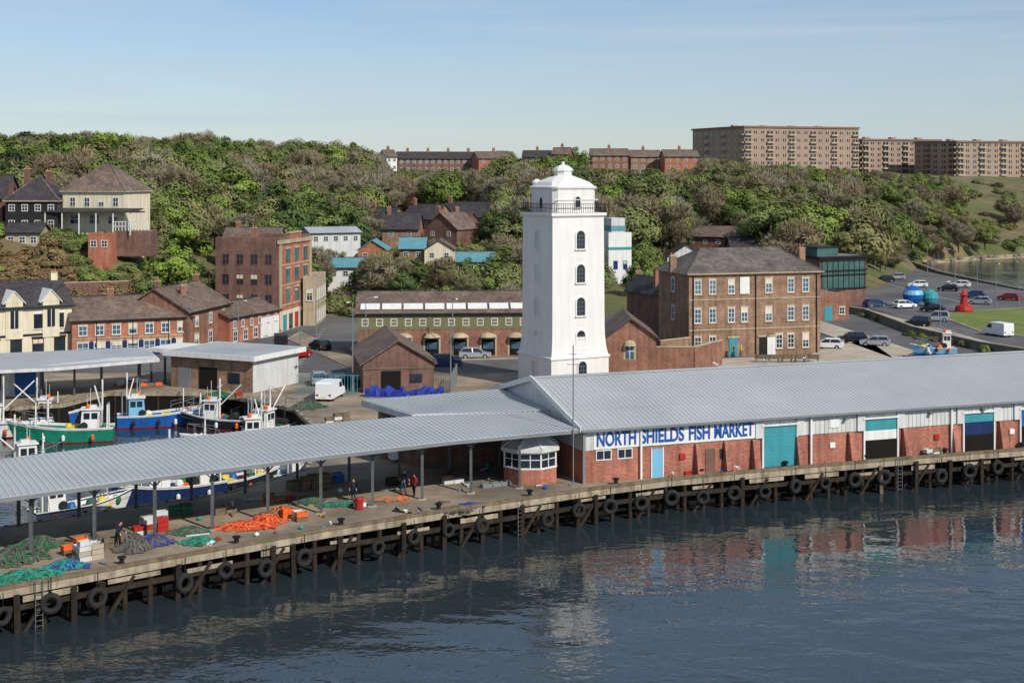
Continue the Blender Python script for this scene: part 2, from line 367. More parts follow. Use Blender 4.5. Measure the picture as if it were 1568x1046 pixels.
# ------------------------------------------------------------- building kit
class Bld:
    def __init__(s,name,A,B,depth,h,z0=3.5):
        s.W=math.dist(A,B); s.D=depth; s.h=h
        s.root=empty(name,(A[0],A[1],z0),math.atan2(B[1]-A[1],B[0]-A[0]))
        s.wall=MB(); s.roof=MB(); s.win=MB()
    def walls(s,m,below=3): s.wall.box(0,s.W,0,s.D,-below,s.h,m); s.wm=m
    def fb(s,mb,face,a0,a1,z0,z1,p0,p1,m):
        W,D=s.W,s.D
        if face=='F': mb.box(a0,a1,-p1,-p0,z0,z1,m)
        elif face=='B': mb.box(a0,a1,D+p0,D+p1,z0,z1,m)
        elif face=='R': mb.box(W+p0,W+p1,a0,a1,z0,z1,m)
        else: mb.box(-p1,-p0,a0,a1,z0,z1,m)
    def flen(s,f): return s.W if f in'FB' else s.D
    def windows(s,face,fr,zb,w,h,glass='glass',frame='white_paint',lint='stone',bars=(1,1),sill=True):
        Ln=s.flen(face)
        for f in fr:
            a=f*Ln; f0,f1=a-w/2,a+w/2; mb=s.win; t=.09
            s.fb(mb,face,f0,f1,zb,zb+h,.0,.02,glass)
            for (x0,x1,y0,y1) in((f0,f0+t,zb,zb+h),(f1-t,f1,zb,zb+h),(f0+t,f1-t,zb,zb+t),(f0+t,f1-t,zb+h-t,zb+h)):
                s.fb(mb,face,x0,x1,y0,y1,.0,.07,frame)
            for k in range(bars[0]):
                x=f0+w*(k+1)/(bars[0]+1); s.fb(mb,face,x-.03,x+.03,zb+t,zb+h-t,.021,.05,frame)
            for k in range(bars[1]):
                z=zb+h*(k+1)/(bars[1]+1); s.fb(mb,face,f0+t,f1-t,z-.03,z+.03,.021,.055,frame)
            if R.random()<.35 and h>1.2: s.fb(mb,face,f0+t,f1-t,zb+h*R.uniform(.5,.75),zb+h-t,.0205,.03,'cream')
            if lint: s.fb(mb,face,f0-.12,f1+.12,zb+h+.003,zb+h+.25,0,.05,lint)
            if sill and lint: s.fb(mb,face,f0-.1,f1+.1,zb-.13,zb-.003,0,.14,lint)
    def gable(s,rise,m,axis='x',o=.35,t=.16,wm=None):
        W,D,h=s.W,s.D,s.h; wm=wm or s.wm
        if axis=='x':
            sl=rise/(D/2); zl=h-sl*o
            s.roof.slab([(-o,-o,zl+t),(W+o,-o,zl+t),(W+o,D/2,h+rise+t),(-o,D/2,h+rise+t)],t,m)
            s.roof.slab([(-o,D/2,h+rise+t),(W+o,D/2,h+rise+t),(W+o,D+o,zl+t),(-o,D+o,zl+t)],t,m)
            s.roof.beam((-o,D/2,h+rise+t+.03),(W+o,D/2,h+rise+t+.03),.25,.12,'slate_dark')
            s.roof.beam((-o,-o-.06,zl+.05),(W+o,-o-.06,zl+.05),.12,.12,'black')
            for x in(0.0,W): s.wall.poly([(x,0,h),(x,D,h),(x,D/2,h+rise)],wm)
        else:
            sl=rise/(W/2); zl=h-sl*o
            s.roof.slab([(-o,-o,zl+t),(W/2,-o,h+rise+t),(W/2,D+o,h+rise+t),(-o,D+o,zl+t)],t,m)
            s.roof.slab([(W/2,-o,h+rise+t),(W+o,-o,zl+t),(W+o,D+o,zl+t),(W/2,D+o,h+rise+t)],t,m)
            for y in(0.0,D): s.wall.poly([(0,y,h),(W,y,h),(W/2,y,h+rise)],wm)
    def hip(s,rise,m,o=.4,inset=None):
        W,D,h=s.W,s.D,s.h; k=inset if inset is not None else min(W,D)/2
        if W>=D: r=[(k,D/2,h+rise),(W-k,D/2,h+rise)]
        else: r=[(W/2,k,h+rise),(W/2,D-k,h+rise)]
        e=[(-o,-o,h),(W+o,-o,h),(W+o,D+o,h),(-o,D+o,h)]
        if W>=D: fs=[(e[0],e[1],r[1],r[0]),(e[1],e[2],r[1]),(e[2],e[3],r[0],r[1]),(e[3],e[0],r[0])]; hp=((e[0],r[0]),(e[3],r[0]),(e[1],r[1]),(e[2],r[1]),(r[0],r[1]))
        else: fs=[(e[0],e[1],r[0]),(e[1],e[2],r[1],r[0]),(e[2],e[3],r[1]),(e[3],e[0],r[0],r[1])]; hp=((e[0],r[0]),(e[1],r[0]),(e[3],r[1]),(e[2],r[1]),(r[0],r[1]))
        for f in fs: s.roof.poly(f,m)
        for a,b_ in hp:
            if math.dist(a,b_)>.1: s.roof.beam(a,b_,.22,.14,'slate')
        s.roof.box(-o,W+o,-o,D+o,h-.16,h-.004,'stone')
    def flat(s,m='roof_flat',par=.4,pm=None,o=0.0,t=.2):
        W,D,h=s.W,s.D,s.h; pm=pm or s.wm
        s.roof.box(-o,W+o,-o,D+o,h+.003,h+t,pm); s.roof.poly([(-o+.25,-o+.25,h+t+.004),(W+o-.25,-o+.25,h+t+.004),(W+o-.25,D+o-.25,h+t+.004),(-o+.25,D+o-.25,h+t+.004)],m)
        if par:
            for a in((-o,W+o,-o,-o+.2),(-o,W+o,D+o-.2,D+o),(-o,-o+.2,-o+.2,D+o-.2),(W+o-.2,W+o,-o+.2,D+o-.2)): s.roof.box(*a,h+t+.002,h+t+par,pm)
    def chim(s,x,y,z0,z1,m='brick',w=.9,d=.6):
        s.wall.box(x-w/2,x+w/2,y-d/2,y+d/2,z0,z1,m); s.wall.box(x-w/2-.06,x+w/2+.06,y-d/2-.06,y+d/2+.06,z1,z1+.12,'stone')
        for k in(-.22,.22): s.wall.cyl(x+k*w/.9,y,z1+.12,z1+.5,.12,.1,6,'brick_orange')
    def done(s):
        for n,b_ in(('walls',s.wall),('roof',s.roof),('windows',s.win)):
            if b_.v: b_.obj(n,s.root)
        return s.root
def fr(n,a=.0,b=1.): return [a+(b-a)*(i+.5)/n for i in range(n)]
# ------------------------------------------------------------- lighthouse
lt=empty('lighthouse_tower',(5.9,166,0),math.radians(28.8)); t=MB()
def sq(w_,z,ch=.0):
    a=w_/2
    return [(-a,-a,z),(a,-a,z),(a,a,z),(-a,a,z)]
prof=[(7.6,2),(7.6,7.0),(7.85,7.0),(7.85,7.2),(7.5,7.35),(7.2,8.2),(7.0,9.4),(6.93,10.6),(6.8,22.9),(7.0,23.0),(7.3,23.15),(7.3,23.45),(6.0,23.46)]
t.ring([sq(w_,z) for w_,z in prof],'tower_white')
def oct8(w_,z,c):
    a=w_/2; return [(-a+c,-a,z),(a-c,-a,z),(a,-a+c,z),(a,a-c,z),(a-c,a,z),(-a+c,a,z),(-a,a-c,z),(-a,-a+c,z)]
t.ring([oct8(5.7,23.46,.5),oct8(5.7,26.1,.5),oct8(6.0,26.2,.5),oct8(6.1,26.4,.5),oct8(5.7,26.5,.6),oct8(5.0,26.95,.8),oct8(3.8,27.3,.9),oct8(2.6,27.55,.7),oct8(1.9,27.7,.55),oct8(1.9,28.2,.55),oct8(2.2,28.25,.6),oct8(1.9,28.5,.5),oct8(1.2,28.8,.35),oct8(.4,28.95,.12),oct8(.25,29.3,.08)],'tower_white')
t.lathe(-2.3,2.1,[(.5,26.2),(.5,26.8),(.6,26.85),(.45,27.1),(.1,27.3)],10,'tower_white')
t.box(-2.95,2.95,-2.95,-2.85,24.9,24.98,'tower_white')
t.obj('walls',lt)
r_=MB(); 
for k in range(4):
    c,s_=[(1,0),(0,1),(-1,0),(0,-1)][k]
    def rt(x,y): return (x*c-y*s_, x*s_+y*c)
    for z in(24.0,24.5):
        a=rt(-3.55,-3.55);b2=rt(3.55,-3.55); r_.beam((a[0],a[1],z),(b2[0],b2[1],z),.05,.05,'black')
    for i in range(25):
        a=rt(-3.55+7.1*i/24,-3.55); r_.beam((a[0],a[1],23.45),(a[0],a[1],24.5),.04,.04,'black')
r_.obj('railing',lt)
wn_=MB()
def archwin(mb,x,z,w_,h,yf,m,surr=True,left=False):
    def P(a,zz,p):
        return (a, -yf-p, zz) if not left else (-yf-p, -a, zz)
    n=8; pts=[(-w_/2,z),(w_/2,z)]+[(w_/2*math.cos(math.pi*k/n),z+h-w_/2+w_/2*math.sin(math.pi*k/n)) for k in range(n+1)]
    mb.poly([P(x+a,zz,.03) for a,zz in pts],m)
    if surr:
        k=1.28; o=[(a*k,zz+(.0 if zz<z+h-w_/2 else .13)) for a,zz in pts]
        L_=len(pts)
        for i in range(1,L_):
            j=(i+1)%L_
            if j==1: continue
            a,b_,c_,d_=pts[i],pts[j],o[j],o[i]
            mb.hexa([P(x+a[0],a[1],.0),P(x+b_[0],b_[1],.0),P(x+c_[0],c_[1],.0),P(x+d_[0],d_[1],.0),P(x+a[0],a[1],.12),P(x+b_[0],b_[1],.12),P(x+c_[0],c_[1],.12),P(x+d_[0],d_[1],.12)],'tower_white')
        a0=x-w_/2*1.4;a1=x+w_/2*1.4
        mb.hexa([P(a0,z-.16,0),P(a1,z-.16,0),P(a1,z,0),P(a0,z,0),P(a0,z-.16,.2),P(a1,z-.16,.2),P(a1,z,.2),P(a0,z,.2)],'tower_white')
for yb,hw in((380,3.41),(431,3.425),(481,3.44),(531,3.47),(577,3.8)):
    z=28-(yb-265)/13.35
    archwin(wn_,.25,z,1.1,2.05,hw,'glass')
    for k in(-.16,.16): wn_.box(.25+k-.015,.25+k+.015,-hw-.06,-hw-.03,z,z+1.6,'metal_grey')
    for k in(.5,1.0,1.5): wn_.box(-.27,.77,-hw-.065,-hw-.032,z+k-.015,z+k+.015,'metal_grey')
    archwin(wn_,.0,z,.95,1.95,hw,'metal_grey' if yb>700 else 'white_panel',left=True)
archwin(wn_,.2,24.1,.7,1.2,2.86,'glass')
archwin(wn_,.0,24.0,.7,1.2,2.86,'glass',left=True)
wn_.obj('windows',lt)
# ------------------------------------------------------------- fish market hall
MA=(5.6,113.5); man=math.radians(20.3); ML=78; MD=21
mr=empty('fish_market',(MA[0],MA[1],3.5),man); 
def tw(px): return ((px-784)*113.5-12320)/(2063.6-.347*(px-784))
mb=MB(); H=4.3
mb.box(0,ML,.0,MD,-.3,2.55,'brick_market'); mb.box(-.05,ML+.05,-.05,MD+.05,2.553,H,'white_panel')
x=.25
while x<ML:
    if not(tw(908)<x<tw(1158)): mb.box(x,x+.09,-.09,-.05,2.56,H-.02,'white_panel')
    x+=.42
mb.box(tw(908),tw(1158),-.11,-.05,2.6,H-.12,'white_paint')
ri=2.5
for xx in(-.05,ML+.05): mb.poly([(xx,-.05,H),(xx,MD+.05,H),(xx,MD/2,H+ri)],'white_panel')
mb.obj('walls',mr)
mb=MB(); o=.45; sl=ri/(MD/2)
for sgn in(0,1):
    y0=-o if not sgn else MD+o; pts=[(-.3,y0,H-sl*o+.12),(ML+.3,y0,H-sl*o+.12),(ML+.3,MD/2,H+ri+.12),(-.3,MD/2,H+ri+.12)]
    if sgn: pts=pts[::-1]
    mb.slab(pts,.12,'roof_metal')
    x=0
    while x<ML: mb.beam((x,y0,H-sl*o+.125),(x,MD/2,H+ri+.125),.12,.05,'roof_rib'); x+=.42
    for f in(.33,.66): yy=y0+(MD/2-y0)*f; zz=H-sl*o+(ri+sl*o)*f+.14; mb.beam((-.3,yy,zz),(ML+.3,yy,zz),.07,.03,'roof_metal')
mb.beam((-.3,MD/2,H+ri+.17),(ML+.3,MD/2,H+ri+.17),.5,.1,'roof_metal')
mb.beam((-.38,-o,H-sl*o+.1),(-.38,MD/2,H+ri+.12),.12,.45,'white_paint'); mb.beam((-.38,MD+o,H-sl*o+.1),(-.38,MD/2,H+ri+.12),.12,.45,'white_paint')
mb.beam((-.3,-o-.08,H-.12),(ML+.3,-o-.08,H-.12),.16,.16,'metal_grey')
mb.obj('roof',mr)
mb=MB()
def fbox(a,b2,z0,z1,p0,p1,m): mb.box(a,b2,-p1,-p0,z0,z1,m)
for px in(980,1240,1455,1600): fbox(tw(px)-.08,tw(px)+.08,0,H-.1,.13,.28,'white_paint')
fbox(.0,.5,0,2.54,.0,.12,'brick_market'); fbox(-.12,.08,-.2,H,.12,.3,'metal_grey')
for px in(1068,1112,1155,1222,1302,1385,1460,1532,1600,1660):
    a=tw(px); mb.hexa([(a-.28,-.75,0),(a+.28,-.75,0),(a+.28,0,0),(a-.28,0,0),(a-.28,-.25,2.5),(a+.28,-.25,2.5),(a+.28,0,2.5),(a-.28,0,2.5)],'brick_market')
for p0,p1 in((912,936),(945,968)):
    a,b2=tw(p0),tw(p1); fbox(a,b2,1.75,2.5,.0,.03,'glass'); 
    for (x0,x1,z0,z1) in((a,b2,1.7,1.78),(a,b2,2.45,2.53),(a,a+.07,1.78,2.45),(b2-.07,b2,1.78,2.45),((a+b2)/2-.03,(a+b2)/2+.03,1.78,2.45)): fbox(x0,x1,z0,z1,.0,.08,'white_paint')
a=tw(998);b2=tw(1014); fbox(a,b2,0,2.3,0,.06,'sky_blue'); fbox(a-.1,a,0,2.4,0,.1,'white_paint'); fbox(b2,b2+.1,0,2.4,0,.1,'white_paint')
def bigdoor(p0,p1,layers,fl='white_paint'):
    a,b2=tw(p0),tw(p1)
    for z0,z1,m in layers: fbox(a,b2,z0+.002,z1-.002,.06,.10,m)
    fbox(a-.75,a-.002,2.56,4.12,.115,.2,'white_panel'); fbox(b2+.002,b2+.75,2.56,4.12,.095,.2,'white_panel'); 
    fbox(a-.15,a-.002,0,2.55,.0,.2,fl); fbox(b2+.002,b2+.15,0,2.55,.0,.2,fl)
    fbox(a-.2,b2+.2,layers[-1][1],layers[-1][1]+.14,.1,.26,'white_paint')
    for z0,z1,m in layers:
        if m=='void': continue
        z=z0+.15
        while z<z1-.1: fbox(a,b2,z,z+.025,.1,.112,m); z+=.3
bigdoor(1168,1218,[(.1,3.5,'teal')])
bigdoor(1323,1372,[(.0,1.7,'void'),(1.7,2.5,'white_paint'),(2.5,3.5,'teal')])
bigdoor(1475,1520,[(.0,1.5,'void'),(1.5,2.6,'blue_dark'),(2.6,3.4,'teal')])
bigdoor(1562,1625,[(.0,1.9,'void'),(1.9,3.4,'blue_paint')])
fbox(tw(1270),tw(1284),3.0,3.7,.05,.13,'white_paint')
for px in(1080,1184,1340): fbox(tw(px),tw(px)+.9,0,2.0,.0,.04,'brick_dark')
fbox(tw(1102),tw(1102)+.8,1.1,1.9,.0,.04,'glass')
for px in(1040,1270,1430,1545): fbox(tw(px),tw(px)+.5,1.3,1.75,.0,.14,'red_paint' if px in(1040,1430) else 'white_paint')
for px in(1290,1420,1500): fbox(tw(px),tw(px)+.3,3.6,3.75,.1,.5,'metal_grey')
mb.obj('doors_and_trim',mr)
# lettering: one text child per word so initials are larger, as painted
bpy.context.view_layer.update()
for word,p0,p1 in(('North',912,972),('Shields',980,1046),('Fish',1053,1085),('Market',1092,1152)):
    fc=bpy.data.curves.new('lettering','FONT'); fc.body=word.upper(); fc.size=1.52; fc.extrude=.02; fc.offset=.035; fc.space_character=1.0
    fc.materials.append(M['sign_blue']); fo=bpy.data.objects.new('sign_lettering_'+word.lower(),fc); bpy.context.collection.objects.link(fo)
    bpy.context.view_layer.update(); wx=max(.1,fo.dimensions.x); fo.parent=mr
    fo.location=(tw(p0),-.14,2.86); fo.rotation_euler=(math.radians(90),0,0); fo.scale=((tw(p1)-tw(p0))/wx,1,1)
t=MB(); t.tube((0,0,0),(0,0,11),.05,'metal_grey'); t.tube((-.5,0,9.5),(.5,0,9.5),.03,'metal_grey'); t.tube((-.3,0,10.3),(.3,0,10.3),.03,'metal_grey'); t.box(-.25,.25,-.1,.1,0,.2,'metal_grey'); t.obj('antenna_mast',None,(4.8,112.6,3.5))
# ------------------------------------------------------------- quayside canopy
cr=empty('quayside_canopy',(0,0,0)); cm=MB()
FE=[(-75,52),(-48,75.2),(-31.8,89.2),(-21.2,97.2),(-13.1,102.8),(-4.2,108.4),(5.2,113.0)]
BE=[(-81,60),(-54,84),(-36.9,98.8),(-26.6,106.9),(-18,112.6),(-8.0,117.6),(1.8,121.0)]
zf,zb=7.85,8.12
for i in range(len(FE)-1):
    a,b2,c_,d_=FE[i],FE[i+1],BE[i+1],BE[i]
    cm.slab([(a[0],a[1],zf),(b2[0],b2[1],zf),(c_[0],c_[1],zb),(d_[0],d_[1],zb)],.14,'roof_metal')
    n=int(math.dist(a,b2)/.42)
    for k in range(n):
        t_=(k+.5)/n
        p=(a[0]+(b2[0]-a[0])*t_,a[1]+(b2[1]-a[1])*t_,zf+.012); q_=(d_[0]+(c_[0]-d_[0])*t_,d_[1]+(c_[1]-d_[1])*t_,zb+.012)
        cm.beam(p,q_,.12,.05,'roof_rib')
    cm.beam((a[0],a[1],zf-.18),(b2[0],b2[1],zf-.18),.1,.26,'metal_grey')
    cm.beam((d_[0],d_[1],zb-.16),(c_[0],c_[1],zb-.16),.12,.3,'white_panel')
    for f in(.35,.7): cm.beam((a[0]+(d_[0]-a[0])*f,a[1]+(d_[1]-a[1])*f,zf-.22),(b2[0]+(c_[0]-b2[0])*f,b2[1]+(c_[1]-b2[1])*f,zf-.22),.1,.16,'post_steel')
cm.obj('roof',cr); cm=MB()
FP=offs(FE,.9); BP=offs(BE,-.8)
fps=along(FP,4.15,1.2); bps=along(BP,4.3,1.2)
for x,y,an in fps:
    if x>4.3: continue
    cm.beam((x,y,3.4),(x,y,7.72),.2,.2,'post_steel'); cm.box(x-.3,x+.3,y-.3,y+.3,3.49,3.56,'concrete_light')
    c_,s_=math.cos(an),math.sin(an)
    for k in(-1,1): cm.beam((x,y,7.0),(x+c_*.8*k,y+s_*.8*k,7.7),.08,.08,'post_steel')
    cm.beam((x,y,7.5),(x-s_*7.4,y+c_*7.4,7.7),.14,.26,'post_steel')
for x,y,an in bps: cm.beam((x,y,3.4),(x,y,8.0),.2,.2,'post_steel')
cm.obj('posts',cr)
rb=empty('market_annex'); cm=MB(); cm.slab([(-8.2,117.7,8.2),(3.2,119.9,8.2),(-.6,130.2,8.4),(-13,123.8,8.4)],.5,'white_panel')
cm.slab([(-8.05,117.75,8.257),(3.3,119.8,8.257),(-.6,130.3,8.457),(-12.9,123.7,8.457)],.055,'roof_metal')
for k in range(28):
    t_=(k+.5)/28; cm.beam((-8.05+11.3*t_,117.75+2.0*t_,8.27),(-12.9+12.3*t_,123.7+6.6*t_,8.47),.12,.05,'roof_rib')
cm.obj('roof',rb); cm=MB()
cm.slab([(-7.4,119.4,7.6),(2,121.2,7.6),(-1,129,7.6),(-11.5,123.4,7.6)],4.2,'brick_dark'); cm.obj('walls',rb)
# market octagonal kiosk
kx,ky=S(812,742); kx,ky=kx,ky+1.6; k_=MB(); n=8
k_.lathe(0,0,[(2.25,-.1),(2.25,1.25)],n,'brick_market',.39); k_.lathe(0,0,[(2.3,1.25),(2.3,1.37)],n,'white_paint',.39)
k_.lathe(0,0,[(2.15,1.37),(2.15,2.45)],n,'glass',.39)
for i in range(8):
    a=.39+i*math.pi/4; b2=a+math.pi/4
    k_.tube((2.2*math.cos(a),2.2*math.sin(a),1.3),(2.2*math.cos(a),2.2*math.sin(a),2.5),.09,'white_paint',4)
    mx_,my_=(math.cos(a)+math.cos(b2))/2*2.2,(math.sin(a)+math.sin(b2))/2*2.2
    k_.tube((mx_,my_,1.3),(mx_,my_,2.5),.05,'white_paint',4)
    k_.tube((2.2*math.cos(a),2.2*math.sin(a),2.0),(2.2*math.cos(b2),2.2*math.sin(b2),2.0),.04,'white_paint',4)
k_.lathe(0,0,[(2.3,2.45),(2.5,2.6),(2.5,2.85),(2.3,2.9),(1.0,3.7),(.8,3.72),(.15,3.9)],n,'white_panel',.39)
for i in range(8):
    a=.39+i*math.pi/4; k_.tube((2.4*math.cos(a),2.4*math.sin(a),2.9),(.9*math.cos(a),.9*math.sin(a),3.75),.05,'white_paint',4)
k_.obj('octagonal_kiosk',None,(kx,ky,3.5))
# ------------------------------------------------------------- town buildings
b=Bld('cream_terrace',S(-140,566),S(110,547),10,7.0); b.walls('cream'); b.gable(3,'slate_dark')
b.windows('F',fr(7,.02,.99),4.1,1.1,1.9,frame='black',lint='white_paint'); b.windows('F',fr(7,.02,.99),.6,1.5,2.2,frame='black',lint='black')
for f in fr(4,.05,.98):
    x=f*b.W; b.wall.box(x-1.1,x+1.1,-.12,.4,2.9,7.6,'cream'); b.wall.poly([(x-1.3,-.14,7.6),(x+1.3,-.14,7.6),(x,-.14,9.0)],'cream')
    b.roof.slab([(x-1.45,-.3,7.55),(x,-.3,9.2),(x,4,9.2),(x-1.45,4,7.55)],.14,'white_paint'); b.roof.slab([(x,-.3,9.2),(x+1.45,-.3,7.55),(x+1.45,4,7.55),(x,4,9.2)],.14,'white_paint')
    b.win.box(x-.5,x+.5,-.2,-.13,4.3,6.6,'glass'); b.win.box(x-.04,x+.04,-.23,-.2,4.3,6.6,'white_paint')
b.fb(b.wall,'F',0,b.W,3.2,3.45,.0,.1,'black')
b.chim(b.W-.8,5,8,11,'cream'); b.chim(4,5,8,11,'cream'); b.done()
b=Bld('brick_terrace',S(110,549),S(294,540),9,5.0); b.walls('brick_orange'); b.gable(2.6,'slate_brown')
b.windows('F',fr(7,.02,.98),2.9,1.15,1.35,glass='glass_blue'); b.windows('F',fr(7,.02,.98),.5,1.5,1.5,glass='glass_blue')
b.fb(b.wall,'F',0,b.W,2.45,2.6,.0,.06,'stone'); b.chim(b.W*.35,4.5,6.5,8.6); b.chim(b.W*.98,4.5,6.5,8.8); 
for f in fr(6,.1,.9): b.fb(b.wall,'F',f*b.W-.45,f*b.W+.45,0,2.1,.0,.04,'blue_dark')
for f in(.2,.5,.8): b.fb(b.wall,'F',f*b.W-.05,f*b.W+.05,0,4.9,.0,.12,'black')
b.done()
b=Bld('brick_house',S(290,541),S(352,522),10,5.6); b.walls('brick'); b.gable(3,'slate_brown')
b.windows('F',fr(3),3.4,1.1,1.4,glass='glass_blue'); b.windows('F',fr(3),.6,1.4,1.7); b.chim(.8,5,7,9.6); b.chim(b.W-.6,5,7,9.6); b.done()
b=Bld('brick_terrace',S(352,528),S(428,512),8,3.8); b.walls('brick_orange'); b.gable(1.6,'slate_brown')
b.windows('F',fr(6),2.2,.8,1.1,bars=(1,0)); b.windows('F',fr(5),.3,1.2,1.5,frame='white_paint')
b.fb(b.wall,'F',b.W*.6,b.W*.98,0,3.0,.0,.09,'white_paint'); b.windows('F',fr(3,.62,.97),.5,.8,1.6,frame='black',lint=None); b.done()
b=Bld('four_storey_warehouse',S(330,507),S(427,509),15.5,13.6); b.walls('brick_dark'); b.flat('roof_flat',.7)  # darker brick than the right face: the front's shade put into colour
for i in range(4): b.windows('F',fr(4,.05,.95),1+3.1*i,1.2,1.7,glass='glass',frame='brick_dark',lint=None)
b.fb(b.wall,'R',0,b.D,0,13.5,.0,.06,'brick_orange')
for i in range(1,4):
    for f in fr(3,.12,.95): b.fb(b.win,'R',f*b.D-.9,f*b.D+.9,1.2+3.1*i,3.3+3.1*i,.06,.1,'glass_green'); b.fb(b.win,'R',f*b.D-1.2,f*b.D+1.2,3.31+3.1*i,3.6+3.1*i,.06,.18,'stone'); b.fb(b.win,'R',f*b.D-.05,f*b.D+.05,1.2+3.1*i,3.3+3.1*i,.1,.14,'teal')
for i in range(1,4): b.fb(b.wall,'R',0,b.D,.75+3.1*i,.95+3.1*i,.06,.16,'stone')
for k in(0,b.D-.9): b.fb(b.wall,'R',k,k+.9,3.3,13.4,.061,.2,'stone')
b.fb(b.wall,'R',0,b.D,0,3.1,.06,.2,'cream')
for f,mm in zip(fr(5,.05,.95),('teal','glass','red_paint','glass','teal')): b.fb(b.win,'R',f*b.D-.8,f*b.D+.8,.1,2.5,.2,.26,mm)
b.fb(b.wall,'R',-.2,b.D+.2,13.5,14.1,-.2,.3,'stone'); b.fb(b.wall,'R',5,10,14.1,15.0,-.2,.2,'brick_orange'); b.fb(b.wall,'R',4.8,10.2,15.0,15.25,-.3,.3,'stone')
b.chim(3,9,13.6,15.6); b.done()
b=Bld('stone_building',S(464,499),S(484,499),12,7.2); b.walls('stone'); b.flat('roof_flat',.5)
for z in(.5,4): b.windows('R',fr(5),z,1.1,1.9,frame='white_paint')
b.windows('F',[.5],4,1,1.8); b.fb(b.wall,'R',0,b.D,3.2,3.4,0,.12,'stone'); b.done()
b=Bld('quay_shed',S(262,592),S(387,602),8.9,3.6); b.walls('brick_old'); b.flat('roof_metal',0,'white_paint',.7,.55)
b.fb(b.wall,'R',0,b.D,.0,3.58,.0,.05,'white_panel'); b.fb(b.win,'F',4,6.5,0,2.5,0,.05,'void'); b.fb(b.win,'F',8,9.6,.9,2.1,0,.05,'glass'); b.fb(b.win,'F',1,2.8,0,2.3,0,.05,'metal_grey')
b.roof.box(-4.4,-.71,1.2,7,3.65,4.1,'white_paint')
for k in(-4.2,-2.2): b.roof.box(k,k+.2,1.4,1.6,-.1,3.64,'post_steel')
b.done()
c2=empty('dock_canopy'); cm=MB(); cm.slab([(-110,143,7.1),(-60,149.5,7.2),(-49,153.5,7.2),(-39.5,161,7.2),(-43,168.5,7.6),(-64,159.5,7.7),(-112,153,7.7)],.35,'white_panel')
cm.poly([(-110,143.1,7.106),(-60,149.6,7.206),(-49.1,153.6,7.206),(-39.7,161.1,7.206),(-43,168.4,7.606),(-64,159.4,7.706),(-112,152.9,7.706)],'roof_metal'); cm.obj('roof',c2); cm=MB()
for x,y,an in along([(-110,148.3),(-60,152.2),(-49,156.5),(-47,161.5),(-41,162.5)],4.2,1): cm.beam((x,y,3.4),(x,y,7),.18,.18,'post_steel'); cm.beam((x-1.5,y+5,3.4),(x-1.5,y+5,7),.18,.18,'post_steel')
cm.obj('posts',c2)
b=Bld('ice_plant',(-66,155),(-52,158),5,3.3); b.walls('white_panel'); b.flat('roof_flat',0)
for f,mm in zip(fr(5),('teal','sky_blue','blue_paint','white_paint','blue_paint')): b.fb(b.win,'F',f*b.W-1.1,f*b.W+1.1,.2,2.6,0,.06,mm)
b.done()
b=Bld('clerestory_warehouse',S(548,547),S(812,545),12,5.8); b.walls('brick'); 
b.gable(2.3,'slate_brown')
b.fb(b.wall,'F',0,b.W,3.6,5.75,.0,.05,'olive'); b.fb(b.wall,'R',0,b.D,3.6,5.75,.0,.05,'olive')
for k in range(8):
    x0=.3+k*b.W/8; x1=x0+b.W/8-.3
    b.roof.slab([(x0,.5,6.25+.12),(x1,.5,6.25+.12),(x1,2.0,6.25+.7),(x0,2.0,6.25+.7)],.1,'white_paint')
b.windows('F',fr(12),4.1,.9,1.0,frame='white_paint',lint=None,bars=(0,1))
for f in fr(6,.02,1): 
    a=f*b.W; b.fb(b.win,'F',a-1.15,a+1.15,.1,2.6,0,.04,'stone'); b.fb(b.win,'F',a-.9,a+.9,.1,2.3,.04,.06,'void'); b.fb(b.win,'F',a-.7,a+.7,1.0,1.9,.06,.09,'glass_blue')
    b.win.lathe(a,-.03,[(1.2,2.6),(.9,2.95),(.3,3.15)],10,'stone')
b.done()
b=Bld('gabled_store',S(556,602),S(664,599),15,3.3); b.walls('brick_dark'); b.gable(2.4,'slate_brown','y',.4)
b.fb(b.win,'F',2,4.2,0,2.4,0,.05,'void'); b.fb(b.win,'F',5.2,6.6,1,2,0,.05,'glass'); b.fb(b.wall,'F',-.1,b.W+.1,2.6,2.75,.0,.1,'timber'); b.roof.poly([(b.W*.62,-.3,5.1),(b.W+.42,-.3,3.38),(b.W+.42,8,3.38),(b.W*.62,8,5.1)],'timber'); b.done()
b=Bld('brick_gable_building',S(928,575),S(1005,575),12,4.6); b.walls('brick'); b.gable(2.2,'slate_brown','y')
b.fb(b.win,'F',b.W*.47-.75,b.W*.47+.75,1.9,3.6,0,.03,'stone'); b.fb(b.win,'F',b.W*.47-.5,b.W*.47+.5,2,3.9,.03,.06,'glass_blue'); b.win.lathe(b.W*.47,-.02,[(.8,3.6),(.65,4.0),(.3,4.25)],10,'stone'); b.fb(b.win,'F',b.W*.47-.04,b.W*.47+.04,2,3.9,.06,.09,'white_paint'); b.fb(b.win,'F',b.W*.47-.5,b.W*.47+.5,2.9,2.98,.06,.09,'white_paint'); b.done()
def wall(name,pts,h,m,th=.35,z=3.5,cope='stone'):
    w=MB()
    for a,b2 in zip(pts,pts[1:]):
        w.beam((a[0],a[1],z+h/2-.25),(b2[0],b2[1],z+h/2-.25),th,h+.5,m)
        if cope: w.beam((a[0],a[1],z+h+.07),(b2[0],b2[1],z+h+.07),th+.12,.13,cope)
    return w.obj(name)
wall('brick_wall',[S(1003,572),S(1062,572),S(1104,560)],3.2,'brick')
wall('brick_wall',[S(1010,556),S(1056,550)],2.8,'brick_old')
wall('stone_wall',[S(1240,470),S(1326,484),S(1400,512),S(1500,536),S(1580,549)],1.1,'rock')
